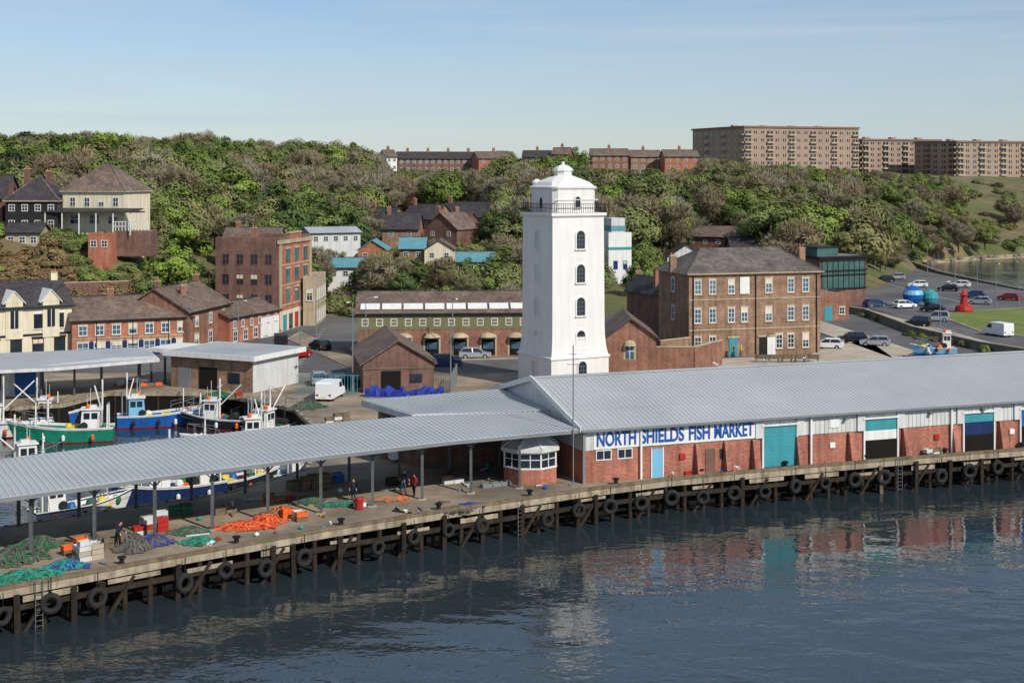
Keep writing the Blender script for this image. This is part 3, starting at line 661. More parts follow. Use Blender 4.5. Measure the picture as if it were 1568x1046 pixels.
b=Bld('georgian_brick_building',S(1055,549),S(1256,541),10.5,11.2); b.walls('brick_old'); b.hip(3.0,'slate',.45,4)
for z,hh_ in((8.4,1.9),(4.6,1.9)): b.windows('F',[.065,.175,.315,.415,.60,.77,.885],z,1.0,hh_,bars=(1,2),glass='glass_blue')
b.fb(b.win,'F',b.W*.415-.7,b.W*.415+.7,8.3,10.6,.075,.13,'white_paint')
b.windows('F',[.065,.175,.68,.77,.885],.9,1.0,1.9,bars=(1,2),glass='glass')
for f,mm in((.33,'teal'),(.56,'black'),(.62,'white_paint')): b.fb(b.win,'F',f*b.W-.6,f*b.W+.6,0,2.5,0,.07,mm); b.fb(b.win,'F',f*b.W-.85,f*b.W+.85,2.5,2.75,0,.14,'stone')
for z in(3.6,7.6,10.9): b.fb(b.wall,'F',0,b.W,z,z+.16,0,.08,'stone')
for f in(.03,.5,.97): b.fb(b.wall,'F',f*b.W-.07,f*b.W+.07,0,10.8,.0,.14,'black')
b.windows('L',[.5],8.4,1,1.9); b.windows('L',[.5],4.6,1,1.9); b.chim(-.2,5,11,13.2,'brick_old'); b.chim(b.W-.2,5,11,14.0,'brick_old'); b.done()
b=Bld('brick_annex',S(1008,530),S(1042,528),9,7.4); b.walls('brick_dark'); b.gable(2,'slate_dark','y'); b.windows('F',[.5],4,1,1.5); b.chim(1,2,8,10.8); b.chim(3,2,8,10.8); b.done()
b=Bld('brick_annex',S(975,505),S(1015,505),8,5.4); b.walls('brick'); b.gable(2,'slate_dark'); b.windows('F',fr(2),3,1,1.3); b.chim(.6,4,6,8.8); b.done()
b=Bld('glass_fronted_restaurant',S(1256,470),S(1326,466),9,8.8); b.walls('brick_dark'); 
b.flat('roof_flat',.1,'black',.5,.3); b.fb(b.win,'F',.3,b.W-.3,3.2,8.4,0,.05,'glass_green'); b.fb(b.win,'R',.3,b.D-.3,3.2,8.4,0,.05,'glass_green')
for i in range(9): b.fb(b.win,'F',.3+i*(b.W-.7)/8,.42+i*(b.W-.7)/8,3.2,8.4,.05,.12,'black')
for z in(3.1,5.6,6.4,8.3): b.fb(b.win,'F',0,b.W,z,z+.2,.12,.3,'black'); b.fb(b.win,'R',0,b.D,z,z+.2,.1,.3,'black')
b.roof.box(1,6,2,7,9.1,10.6,'glass_green'); b.roof.box(.8,6.2,1.8,7.2,10.6,10.8,'black'); b.done()
b=Bld('brick_outbuilding',S(1256,492),S(1300,490),6,4.2); b.walls('brick'); b.flat('roof_flat',.3); b.fb(b.win,'F',.8,2.3,0,2.4,0,.05,'teal'); b.windows('F',[.75],1,1.1,1.2); b.done()
b=Bld('white_house',S(932,447,4.5),S(967,446,4.5),8,11,4.5); b.walls('white_paint'); b.flat('roof_flat',.5); b.fb(b.win,'F',0,b.W,8.3,8.8,0,.1,'teal'); 
for z in(1,4.4): b.windows('F',[.3,.72],z,.9,1.7,frame='blue_paint',lint=None)
b.roof.box(1,b.W-1,1,6,11.2,14.5,'white_panel'); b.roof.box(.9,b.W-.9,.9,6.1,12,13,'teal_roof'); b.done()
def gh(x,y): return hgt(x,y)
def P(u,Y): return ((u-784)*Y/FPX,Y)
def house(name,u0,u1,Y,h,rise,wallm,roofm,z=None,d=8,axis='x',rot=0,nw=3,roof='gable',glass='glass'):
    A=P(u0,Y);B_=P(u1,Y+rot); zz=z if z is not None else min(gh(*A),gh(*B_))
    b=Bld(name,A,B_,d,h,zz); b.walls(wallm,5)
    if roof=='gable': b.gable(rise,roofm,axis)
    elif roof=='hip': b.hip(rise,roofm)
    else: b.flat('roof_flat',.3)
    if nw: b.windows('F',fr(nw),h-1.7,1.0,1.1,glass=glass,lint=None)
    if nw and h>4.6: b.windows('F',fr(nw),h-4.3,1.0,1.2,glass=glass,lint=None)
    return b
b=house('hilltop_villa',96,190,230,5.9,4.3,'cream','slate_brown',z=19.2,d=9.5,roof='hip',nw=0,rot=-2); 
b.windows('F',fr(4,.05,.98),3.4,1.0,1.5,lint=None); b.windows('F',fr(3,.05,.98),.6,1.8,1.6,lint=None); b.roof.box(-2,b.W+3.6,-2.6,-.05,2.55,2.75,'slate_dark'); b.roof.poly([(-2,-2.6,2.76),(b.W+3.6,-2.6,2.76),(b.W+3.6,-.1,3.2),(-2,-.1,3.2)],'slate_dark')
for i in range(6): b.wall.box(-1.8+i*2.9,-1.65+i*2.9,-2.5,-2.35,-1,2.55,'white_paint')
b.done()
b=house('hilltop_house',8,88,228,5.0,4.0,'slate_dark','slate_dark',z=18.6,d=9,nw=4,roof='hip'); b.chim(2,4.5,6,10.0,'brick_dark'); b.chim(5.5,4.5,6,9.6,'brick_dark'); b.done()
b=house('hilltop_house',-70,4,230,5.4,3.5,'brick_dark','slate_dark',z=18.6,d=9,nw=3); b.chim(2,4.5,7,10); b.done()
b=house('brick_retaining_house',135,168,222,3.0,.1,'brick_orange','slate',z=15.2,d=6,nw=2,roof='flat'); b.done()
b=house('hillside_shed',8,60,222,2.4,1.2,'stone','slate_dark',z=16.4,d=5,nw=3); b.done()
w=MB()
for i in range(12): x,y=P(172+i*5,226); w.beam((x,y,17.5),(x,y,20.4),.1,.1,'white_paint')
for z in(20.3,19.6): a=P(172,226);c_=P(227,226); w.beam((*a,z),(*c_,z),.1,.12,'white_paint')
a=P(165,226.3); c_=P(232,226.3); w.slab([(a[0],a[1]-.5,18.9),(c_[0],c_[1]-.5,18.9),(c_[0],c_[1]+4,18.9),(a[0],a[1]+4,18.9)],4,'brick_dark'); w.obj('terrace_railing')
wall('brick_wall',[P(85,212),P(200,216)],2.2,'brick_dark',z=9.5); wall('brick_wall',[P(150,216),P(182,206)],2.0,'brick_dark',z=8.0)
b=house('industrial_shed',476,552,290,3.6,1.0,'white_panel','roof_metal',z=12.2,d=9,nw=5,rot=4); b.done()
b=house('house',342,426,262,3.0,2.0,'stone','slate_brown',z=12.8,d=8,nw=4); b.chim(2,4,4,6,'brick'); b.done()
b=house('teal_roofed_house',502,556,268,2.2,1.5,'white_paint','teal_roof',z=8.2,d=6,nw=3); b.done()
b=house('teal_roofed_house',548,592,284,2.6,1.8,'brick_orange','teal_roof',z=10.2,d=8,axis='y',nw=2); b.done()
b=house('teal_roofed_house',700,756,272,2.6,1.6,'cream','teal_roof',z=8.6,d=6,nw=4); b.done()
b=house('teal_roofed_house',650,695,285,2.8,1.8,'cream','slate_brown',z=10.0,d=8,nw=2,axis='y'); b.done()
b=house('house',612,650,288,2.8,2.0,'brick_old','teal_roof',z=10.0,d=8,nw=2,axis='x'); b.done()
for u0,u1,Y,z,ax in((585,640,318,11.8,'x'),(650,700,322,11.8,'y'),(615,664,345,13.2,'x'),(672,740,352,13.6,'x'),(704,744,325,11.6,'y'),(550,590,335,12.6,'x')):
    b=house('pitched_roof_house',u0,u1,Y,3.8,3.4,'brick_old' if ax=='x' else 'brick_dark','slate_dark' if ax=='x' else 'slate_brown',z=z,d=9,axis=ax,nw=2,rot=R.uniform(-6,6)); b.chim(1,4,6,8.4); b.done()
b=house('brick_bungalow',1050,1130,332,3.2,2.2,'brick_dark','slate_brown',z=10.2,d=9,nw=4,rot=-6); b.done()
b=house('brick_house',1120,1160,318,4,2,'brick','slate_dark',z=7.6,d=8,nw=2); b.done()
b=house('dark_house',1022,1080,300,4.2,2.6,'white_panel','slate_dark',z=6.2,d=8,axis='y',nw=2); b.done()
for u0,u1,Y,zt,wm,n in((592,608,500,33.6,'white_paint',2),(610,735,505,33.0,'brick_dark',13),(733,790,500,33.0,'brick_orange',4),(905,962,500,34.0,'brick',5),(966,1015,506,33.6,'brick_old',4),(1018,1070,498,33.6,'brick_orange',4),(845,870,510,34.6,'brick',2),(530,552,470,32.2,'white_paint',2),(800,842,515,33.6,'brick_dark',4)):
    b=house('hilltop_terrace',u0,u1,Y,zt-28,2.3,wm,'slate_brown' if wm!='brick_dark' else 'slate_dark',z=28,d=9,nw=n,rot=R.uniform(-2,5))
    for i in range(max(1,n//3)): b.chim((i+.5)*b.W/max(1,n//3),4.5,zt-28+1,zt-28+3.6)
    b.done()
def flats(name,A,ang,W,D,h,z0,rows,cols):
    B_=(A[0]+W*math.cos(ang),A[1]+W*math.sin(ang)); b=Bld(name,A,B_,D,h,z0); b.walls('brick_flats',6); b.roof.box(-.5,W+.5,-.5,D+.5,h,h+.9,'brick_flats_trim')
    fh=h/rows
    for f_,n in(('F',cols),('L',max(3,int(D/6)))):
        Ln=b.flen(f_)
        for i in range(rows):
            for j in range(n):
                a=(j+.5)*Ln/n; w_=Ln/n*(.2 if j%3 else .40)
                b.fb(b.win,f_,a-w_,a+w_,i*fh+.9,i*fh+2.2,0,.06,'glass'); b.fb(b.win,f_,a-.08,a+.08,i*fh+.9,i*fh+2.2,.06,.12,'white_paint')
                if j%3==0: b.fb(b.win,f_,a-w_-.3,a+w_+.3,i*fh+.0,i*fh+.75,.0,1.2,'stone' if f_=='F' else 'brick_flats')
    for k in range(int(W/16)): b.roof.box(6+k*16,9+k*16,D*.4,D*.4+3,h+.9,h+2.0,'brick_flats')
    b.done()
fa=math.radians(20)
flats('apartment_block',(111.6,690),fa,64,54,22.2,27.5,6,16)
flats('apartment_block',(180,738),fa,48,16,17.6,27,6,12)
flats('apartment_block',(216.7,700),fa,110,34,16.3,26.5,6,26)
# ------------------------------------------------------------- vegetation
def leafmesh(name,H,rad,ncl,nlf,ls,kind,seed,mat,trunk=True):
    rg=np.random.default_rng(seed); rr=random.Random(seed); mbq=MB()
    cz=H*.56; hz=H*.42
    cl=[]
    for i in range(ncl):
        d=rg.normal(size=3); d/=np.linalg.norm(d); r=rg.uniform(.3,1)**.5*.82
        if not trunk: d[2]=abs(d[2])
        k=1+.35*noise.noise(Vector((d[0]*1.7+seed*3.1,d[1]*1.7,d[2]*1.7)))
        top=1.0 if d[2]>0 else .9
        cl.append(np.array([d[0]*rad*r*k,d[1]*rad*r*k,(cz if trunk else H*.1)+d[2]*(hz if trunk else H*.8)*r*k*top]))
    if trunk:
        mbq.tube((0,0,-.8),(rr.uniform(-.2,.2),0,H*.35),H*.022+.06,'bark',6,H*.016+.03)
        mbq.tube((0,0,H*.35),(rr.uniform(-.3,.3),rr.uniform(-.3,.3),H*.75),H*.016+.03,'bark',5,.04)
        for c_ in cl[::2]: mbq.tube((0,0,H*rr.uniform(.22,.5)),tuple(c_),.09,'bark',4,.025)
    v0=len(mbq.v); nf0=len(mbq.f)
    me=bpy.data.meshes.new(name)
    V=[];clump_tone=[1.0]*v0
    cen=np.array([0,0,cz if trunk else 0])
    for c_ in cl:
        cs=rr.uniform(.8,1.16); crr=rad*rr.uniform(.24,.38)
        n=nlf//ncl
        d=rg.normal(size=(n,3)); d/=np.linalg.norm(d,axis=1)[:,None]; rd=rg.uniform(.2,1,size=(n,1))**.45
        p=c_+d*rd*crr*np.array([1,1,.8])
        out=(p-cen)/np.array([rad,rad,hz if trunk else H*.8])
        nr=out*1.5+d*.7+rg.normal(size=(n,3))*.22+np.array([0,0,.2]); nr/=np.linalg.norm(nr,axis=1)[:,None]
        t=np.cross(nr,rg.normal(size=(n,3))); t/=np.linalg.norm(t,axis=1)[:,None]; bt=np.cross(nr,t)
        sz=rg.uniform(.6,1.2,size=(n,1))*ls
        if kind=='bare':
            t=(d*.8+np.array([0,0,.7])+rg.normal(size=(n,3))*.3); t/=np.linalg.norm(t,axis=1)[:,None]; bt=np.cross(t,nr); bt/=np.linalg.norm(bt,axis=1)[:,None]+1e-6
            a=t*sz*1.6; b_=bt*.07
        else: a=t*sz*.5; b_=bt*sz*.42
        q4=np.stack([p-a-b_*.4,p+b_,p+a+b_*.2,p-b_],axis=1).reshape(-1,3)
        V.append(q4); sh=np.repeat(cs*rg.uniform(.9,1.1,size=n),4); clump_tone+=list(sh)  # random leaf colour tone, per clump and per leaf
    V=np.concatenate(V); n=len(V)//4
    fs=mbq.f+[(v0+4*i,v0+4*i+1,v0+4*i+2,v0+4*i+3) for i in range(n)]
    me.from_pydata(mbq.v+[tuple(x) for x in V],[],fs)
    me.materials.append(M['bark']); me.materials.append(M[mat])
    me.polygons.foreach_set('material_index',[0]*nf0+[1]*n)
    ca=me.color_attributes.new('clump_tone','FLOAT_COLOR','POINT')
    arr=np.ones((len(clump_tone),4),dtype=np.float32); arr[:,:3]=np.array(clump_tone)[:,None]; ca.data.foreach_set('color',arr.ravel()); me.update(); return me
TR=[leafmesh('broadleaf_a',10,4.2,34,3600,.5,'leaf',1,'leaf_mixed'),leafmesh('broadleaf_b',10,3.6,26,3200,.48,'leaf',2,'leaf_mixed'),
 leafmesh('broadleaf_c',10,4.6,40,4000,.5,'leaf',3,'leaf_mixed'),leafmesh('broadleaf_dark',10,3.6,30,3400,.48,'leaf',4,'leaf_dark'),
 leafmesh('broadleaf_bright',10,3.8,30,3500,.46,'leaf',5,'leaf_bright'),leafmesh('budding_a',10,4.2,36,3600,.4,'bare',6,'leaf_bud'),leafmesh('budding_b',10,3.8,34,3200,.4,'bare',8,'leaf_bud')]
SH=[leafmesh('shrub_a',3,2.2,16,1500,.3,'leaf',11,'leaf_mixed',False),leafmesh('shrub_b',3,2.4,18,1500,.3,'leaf',12,'leaf_mixed',False),leafmesh('shrub_c',3,2.2,16,1300,.28,'bare',13,'leaf_bud',False),leafmesh('shrub_d',3,2.2,16,1400,.3,'leaf',14,'leaf_bright',False),leafmesh('shrub_e',3,2.2,16,1400,.3,'leaf',15,'leaf_rust',False)]
YL=[(-700,200),(0,198),(60,203),(130,194),(200,205),(300,206),(450,212),(560,218),(590,254),(600,258),(745,258),(770,228),(795,245),(845,240),(880,228),(900,250),(910,258),(1068,260),(1080,242),(1130,252),(1200,258),(1318,264),(1440,272),(1568,285),(2600,290)]
PR=[(92,234,231,352),(-75,95,229,345),(130,172,223,378),(5,62,223,380),(470,562,290,366),(336,430,262,362),(498,560,268,392),(545,595,284,380),(695,760,272,396),(610,700,285,386),(640,695,285,388),(580,750,330,366),(600,750,360,346),(1045,1135,332,380),(1118,1165,318,395),(1018,1084,300,415),(920,975,292,452)]
def interp(T,u):
    for a,b2 in zip(T,T[1:]):
        if a[0]<=u<=b2[0]: return a[1]+(b2[1]-a[1])*(u-a[0])/(b2[0]-a[0])
    return T[-1][1]
wood=empty('hillside_trees'); scrub=empty('hillside_scrub'); cnt=0
y=206.0
while y<640:
    st=5.8 if y<420 else 7.0
    x=-.36*y-70
    while x<.36*y+70:
        xx=x+R.uniform(-2.8,2.8); yy=y+R.uniform(-2.8,2.8); x+=st
        u=784+FPX*xx/yy
        h=hgt(xx,yy)
        if h<4.2 or u<-600: continue
        if u>1480 and yy>470 and R.random()<.88: continue
        if u>1400 and yy>600: continue
        if yy>540 and u<1050: continue
        if 1440<u<1700 and yy>458 and R.random()<.4: continue
        bad=False; lim=interp(YL,u)+(R.uniform(-9,14) if not(595<u<745 or 905<u<1068) else R.uniform(-4,8))
        for u0,u1,Yb,yl in PR:
            if u0-6<u<u1+6 and abs(yy-Yb-4)<9: bad=True;break
            if u0-10<u<u1+10 and yy<Yb+5: lim=max(lim,yl+R.uniform(-3,6))
        if bad: continue
        if 525<u<1075 and 495<yy<528: continue
        s_=FPX/yy; zmax=HC-(lim-HY)/s_
        clump=noise.noise(Vector((xx*.02,yy*.02,3)))
        H_=(R.uniform(7.0,14)+clump*4)
        if yy<300: H_*=.75
        if u<230 and yy<228: H_=R.uniform(1.4,3.4)
        if u>1330: H_*=.7
        H_=min(H_,zmax-h)
        if H_<1.0: continue
        if H_<4.0 or (R.random()<.08):
            me_=SH[R.choice([0,0,1,1,2,3,4])]; k=max(H_,1.2)/3*R.uniform(.8,1); k=min(k,1.5); inst('scrub',me_,(xx,yy,h-.2),R.uniform(0,6.3),(k*R.uniform(1,1.5),k*R.uniform(1,1.5),k),scrub)
        else:
            c2n=noise.noise(Vector((xx*.012+9,yy*.02,7)))
            r=R.random()+c2n*.6
            if u>1080: r+=.14
            me_=TR[3] if r<.08 else TR[4] if r<.22 else TR[R.choice([0,1,2])] if r<.66 else TR[R.choice([5,6])]
            k=H_/10; kw=k*R.uniform(.95,1.3); inst('tree',me_,(xx,yy,h-.1),R.uniform(0,6.3),(kw,kw*R.uniform(.9,1.1),k),wood)
        cnt+=1
    y+=st
for i in range(420):
    u=R.uniform(-120,330); yy=R.uniform(203,228) if u<230 else R.uniform(222,256); xx,_=P(u,yy); h=hgt(xx,yy)
    if h<4.2: continue
    if 130<u<235 and yy>221: continue
    if 0<u<66 and 219<yy<228: continue
    k=R.uniform(.35,.95); n_=noise.noise(Vector((xx*.09,yy*.09,1)))
    me_=SH[4] if n_>.12 else SH[R.choice([0,1,2,0,1,3])]
    inst('scrub',me_,(xx,yy,h-.2),R.uniform(0,6.3),(k*1.25,k*1.25,k),scrub)
for i in range(110):
    u=R.uniform(1440,1900); yy=R.uniform(462,640); xx,_=P(u,yy); h=hgt(xx,yy)
    if h<3.8: continue
    k=R.uniform(.4,1.3); inst('scrub',SH[R.choice([0,1,2,2])],(xx,yy,h-.2),R.uniform(0,6.3),(k*1.5,k*1.3,k),scrub)
print('trees',cnt)
def tree(name,u,Y,H_,k,kw=1.0,z=None):
    x,y=P(u,Y); inst(name,TR[k],(x,y,(z if z is not None else hgt(x,y))-.1),R.uniform(0,6),(H_/10*kw,H_/10*kw,H_/10))
tree('broadleaf_tree',262,214,10.5,4,1.1,z=8); tree('broadleaf_tree',236,212,7,0,1.2,z=7); tree('broadleaf_tree',292,222,8,1,z=6); tree('broadleaf_tree',318,224,6,4,z=4.5)
tree('broadleaf_tree',986,268,8,0); tree('broadleaf_tree',1010,275,7,4); tree('broadleaf_tree',1165,300,8,3); tree('budding_tree',780,235,7,5)
for u in range(470,800,9): 
    x,y=P(u+R.uniform(-5,5),252+R.uniform(-6,12)); inst('roadside_shrub',SH[R.choice([0,1,3,0])],(x,y,max(3.4,hgt(x,y))-.1),R.uniform(0,6),(1.2,1.2,R.uniform(.9,1.6)))
for u,v in((1395,515),(1412,520),(1430,524),(1470,528),(1330,486),(1350,492),(1375,500),(1480,532),(1510,540)):
    x,y=S(u,v); k=R.uniform(.3,.5); inst('wall_shrub',SH[R.choice([0,1,2])],(x,y+.5,3.5),R.uniform(0,6),(k*1.5,k,k))
# ------------------------------------------------------------- boats
def boat(name,loc,rot,L_,hull,top='white_paint',band='white_paint',house='fwd',house_m='white_paint',z=WZ,keel='red_paint',mast=True,seed=0):
    rr=random.Random(seed); w=MB(); Bm=L_*.32; Hs=L_*.14; N=13
    root=empty(name,(loc[0],loc[1],z),rot)
    secs=[]
    for i in range(N):
        t=i/(N-1); x=-L_/2+L_*t
        hb=Bm/2*(.78+.5*t-.28*t*t if t<.5 else max(.03,1-((t-.5)/.5)**2.4*1.0)*.96)
        if t>=.999: hb=.05
        zt=Hs*(1+.12*(1-t)**2+.75*t**2.5); rk=(t**3)*L_*.06
        lv=[(-.45,.15),(-.1,.72),(.12,.82),(zt*.72,.96),(zt*.88,1.0),(zt,1.02)]
        secs.append([(x+rk*max(0,zz)/Hs,hb*f,zz) for zz,f in lv])
    ms=[keel,keel,hull,hull,band]; 
    for side in(1,-1):
        for i in range(N-1):
            for j in range(5):
                a,b2,c_,d_=secs[i][j],secs[i+1][j],secs[i+1][j+1],secs[i][j+1]
                w.poly([(p[0],p[1]*side,p[2]) for p in((a,b2,c_,d_) if side<0 else (d_,c_,b2,a))],ms[j])
    for j in range(5):
        a,b2=secs[0][j],secs[0][j+1]; w.poly([(a[0],-a[1],a[2]),(a[0],a[1],a[2]),(b2[0],b2[1],b2[2]),(b2[0],-b2[1],b2[2])],ms[j])
    for i in range(N-1):
        a,b2=secs[i][4],secs[i+1][4]; za=a[2]*.78; zb_=b2[2]*.78
        w.poly([(a[0],-a[1]*.97,za),(b2[0],-b2[1]*.97,zb_),(b2[0],b2[1]*.97,zb_),(a[0],a[1]*.97,za)],'timber' if seed%2 else 'metal_grey')
        for side in(1,-1): w.tube((secs[i][5][0],secs[i][5][1]*side,secs[i][5][2]),(secs[i+1][5][0],secs[i+1][5][1]*side,secs[i+1][5][2]),.06,top,4)
    w.obj('hull',root); w=MB(); dk=Hs*.85
    hx=L_*(.14 if house=='fwd' else -.26); hw=Bm*.27; hl=L_*.1
    w.hexa([(hx-hl,-hw,dk),(hx+hl,-hw,dk),(hx+hl,hw,dk),(hx-hl,hw,dk),(hx-hl,-hw*.92,dk+2.1),(hx+hl*.8,-hw*.92,dk+2.1),(hx+hl*.8,hw*.92,dk+2.1),(hx-hl,hw*.92,dk+2.1)],house_m)
    w.box(hx-hl-.15,hx+hl,-hw-.12,hw+.12,dk+2.1,dk+2.22,'white_paint')
    for k in(-1,1):
        for e in(0,1): w.box(hx-hl*.8+e*hl*.8,hx-hl*.8+e*hl*.8+hl*.62,k*hw*.97-.03,k*hw*.97+.03,dk+1.2,dk+1.8,'glass')
    w.hexa([(hx+hl*.86,-hw*.8,dk+1.2),(hx+hl*.95,-hw*.8,dk+1.2),(hx+hl*.95,hw*.8,dk+1.2),(hx+hl*.86,hw*.8,dk+1.2),(hx+hl*.8,-hw*.8,dk+1.85),(hx+hl*.88,-hw*.8,dk+1.85),(hx+hl*.88,hw*.8,dk+1.85),(hx+hl*.8,hw*.8,dk+1.85)],'glass')
    w.box(hx-.6,hx+.2,-.25,.25,dk+2.2,dk+2.5,'white_panel'); w.lathe(hx+.2,hw*.5,[(.05,dk+2.2),(.2,dk+2.3),(.2,dk+2.55),(.05,dk+2.65)],8,'orange'); w.obj('wheelhouse',root); w=MB()
    if mast:
        mh=dk+2.2+L_*.3; w.tube((hx-hl-.2,0,dk),(hx-hl-.2,0,mh),.09,'white_paint',6); w.tube((hx-hl-.2,-.7,mh-.8),(hx-hl-.2,.7,mh-.8),.04,'white_paint'); w.tube((hx-hl-.2,0,mh-.3),(L_*.5,0,Hs*1.75),.02,'black',3); w.tube((hx-hl-.2,0,mh-.3),(-L_*.46,0,dk+2.4),.02,'black',3)
        w.tube((hx-hl-.2,0,dk+1.6),(-L_*.3,0,mh-.6),.07,'white_paint',5)
        for k in(-1,1): w.tube((-L_*.44,k*Bm*.33,dk*.8),(-L_*.44,k*Bm*.26,dk+2.6),.08,'white_paint' if seed%2 else 'metal_grey',5); w.tube((hx-hl-.2,0,mh-.4),(hx-hl,k*Bm*.45,dk),.02,'black',3); w.tube((L_*.3,k*Bm*.2,dk),(L_*.3,0,dk+2.9),.05,'white_paint',5)
        w.tube((-L_*.44,-Bm*.27,dk+2.6),(-L_*.44,Bm*.27,dk+2.6),.08,'metal_grey',5)
        w.tube((hx,0,dk+2.2),(hx,0,dk+4.2),.025,'white_paint',4); w.tube((hx+.3,.3,dk+2.2),(hx+.3,.3,dk+3.6),.02,'white_paint',4)
    for k in(-1,1):
        pp=[(L_*.5*f,k*Bm*.5*g,Hs*(1.1+.75*f)+.8) for f,g in((.3,.9),(.6,.7),(.85,.35),(1.02,0))]
        for a,b2 in zip(pp,pp[1:]): w.tube(a,b2,.03,'metal_grey',4)
        for a in pp: w.tube(a,(a[0],a[1],a[2]-.8),.025,'metal_grey',4)
    w.tube((-L_*.2,-Bm*.28,dk+.5),(-L_*.2,Bm*.28,dk+.5),.4,'rubber',10)
    for k in range(12):
        x=rr.uniform(-.42,.4)*L_; y=rr.uniform(-.3,.3)*Bm
        if abs(x-hx)<hl+.3: continue
        c_=rr.choice(['orange','yellow','blue_paint','red_paint','white_paint','net_green','yellow'])
        if rr.random()<.5: w.lathe(x,y,[(.02,dk-.1),(.28,dk+.0),(.38,dk+.3),(.28,dk+.6),(.02,dk+.7)],9,c_)
        else: w.box(x-.4,x+.4,y-.3,y+.3,dk-.1,dk+.35,c_)
    for k in(-1,1):
        for e in(-.3,0.,.2): w.lathe(e*L_,k*Bm*.54,[(.02,.3),(.17,.4),(.17,.8),(.02,.95)],7,rr.choice(['orange','rubber','white_paint']))
    w.obj('deck_gear',root); return root
def bp_(u,v): return S(u,v,WZ)
boat('fishing_boat',bp_(100,676),math.radians(190),9.5,'green_hull',house='aft',keel='red_paint',seed=1)
boat('fishing_boat',bp_(243,652),math.radians(15),8.6,'blue_paint',house='aft',seed=2,house_m='sky_blue')
boat('fishing_boat',bp_(8,668),math.radians(200),9.5,'white_paint',band='blue_paint',house='fwd',seed=3)
boat('fishing_boat',bp_(415,672),math.radians(245),8.5,'white_paint',band='blue_dark',house='fwd',seed=4)
boat('fishing_boat',bp_(352,690),math.radians(200),8.0,'blue_dark',house='aft',seed=5)
boat('fishing_boat',bp_(338,657),math.radians(170),7.5,'car_dark',house='fwd',seed=6)
boat('fishing_boat',bp_(262,768),math.radians(215),9,'blue_dark',house='fwd',seed=7)
boat('fishing_boat',bp_(120,795),math.radians(40),7.5,'white_paint',band='blue_dark',house='aft',seed=8)
boat('fishing_boat',bp_(20,735),math.radians(30),8.5,'sky_blue',house='fwd',seed=9)
boat('fishing_boat',bp_(440,742),math.radians(20),7,'sky_blue',house='fwd',seed=10)
boat('fishing_boat',bp_(350,755),math.radians(30),7.5,'car_dark',house='aft',seed=11)
boat('fishing_boat',bp_(55,655),math.radians(10),7.5,'blue_paint',house='fwd',seed=12)
boat('fishing_boat',bp_(-90,700),math.radians(10),9,'blue_paint',house='fwd',seed=13)
x,y=S(1432,549); boat('display_coble',(x,y),math.radians(175),5.4,'sky_blue',band='red_paint',house='aft',z=4.1,keel='blue_paint',mast=False,seed=15)
# ------------------------------------------------------------- vehicles
def carmesh(paint,kind):
    w=MB()
    def ext(pr,hw,m,tw_=None):
        n=len(pr); tw_=tw_ or hw
        a=[(x,-hw if z<.6 else -tw_,z) for x,z in pr]; b_=[(x,hw if z<.6 else tw_,z) for x,z in pr]
        w.poly(a,m); w.poly(b_[::-1],m)
        for i in range(n): j=(i+1)%n; w.poly([a[j],a[i],b_[i],b_[j]],m)
    if kind=='van':
        ext([(-2.5,.3),(2.45,.3),(2.5,.75),(2.3,1.05),(1.75,1.15),(1.0,1.95),(.7,2.05),(-2.4,2.05),(-2.5,1.9)],.93,paint,.9)
        w.hexa([(1.05,-.78,1.9),(1.72,-.8,1.2),(1.72,.8,1.2),(1.05,.78,1.9),(1.1,-.78,1.92),(1.78,-.8,1.22),(1.78,.8,1.22),(1.1,.78,1.92)],'glass')
        for k in(-1,1): w.hexa([(.3,k*.91,1.2),(1.45,k*.91,1.2),(1.0,k*.91,1.75),(.3,k*.91,1.75),(.3,k*.935,1.2),(1.45,k*.935,1.2),(1.0,k*.935,1.75),(.3,k*.935,1.75)],'glass')
        wx=(-1.6,1.6); xe=2.5
    else:
        ext([(-2.05,.28),(2.05,.28),(2.12,.55),(2.0,.75),(1.1,.9),(-1.9,.98),(-2.1,.9),(-2.12,.5)],.88,paint,.84)
        hi=1.45 if kind=='car' else 1.7; bk=-1.55 if kind=='car' else -1.8
        lo=[(-1.95,-.8,.95),(1.15,-.8,.89),(1.15,.8,.89),(-1.95,.8,.95)]; tp=[(bk,-.62,hi-.05),(.35,-.62,hi-.05),(.35,.62,hi-.05),(bk,.62,hi-.05)]
        w.hexa(lo+tp,'glass'); w.hexa([(a[0],a[1],a[2]) for a in tp]+[(bk+.1,-.55,hi+.03),(.25,-.55,hi+.03),(.25,.55,hi+.03),(bk+.1,.55,hi+.03)],paint)
        for k in(-1,1):
            for xa,xb in((1.15,.35),(-.35,-.4),(-1.93,bk)): w.beam((xa,k*.8,.93),(xb,k*.625,hi-.03),.07,.07,paint)
        wx=(-1.3,1.3); xe=2.1
    for x in wx:
        for k in(-1,1):
            w.tube((x,k*.7,.32),(x,k*.9,.32),.33,'rubber',14); w.tube((x,k*.9,.32),(x,k*.915,.32),.19,'silver',10)
    for k in(-1,1): w.box(xe-.12,xe+.02,k*.65-.18,k*.65+.18,.55,.7,'white_paint'); w.box(-xe-.02,-xe+.1,k*.7-.12,k*.7+.12,.6,.82,'red_paint'); w.box(.85,1.0,k*.98-.1,k*.98+.1,.95,1.08,paint)
    w.box(-xe-.015,-xe+.02,-.26,.26,.45,.57,'yellow'); w.box(xe-.03,xe+.045,-.5,.5,.36,.5,'black')
    return w.mesh('vehicle')
CM={}
def car(u,v,rot,paint,kind='car',name=None,z=3.504):
    k=(paint,kind)
    if k not in CM: CM[k]=carmesh(*k)
    x,y=S(u,v); inst(name or {'car':'parked_car','suv':'parked_car','van':'parked_van'}[kind],CM[k],(x,y,z),math.radians(rot))
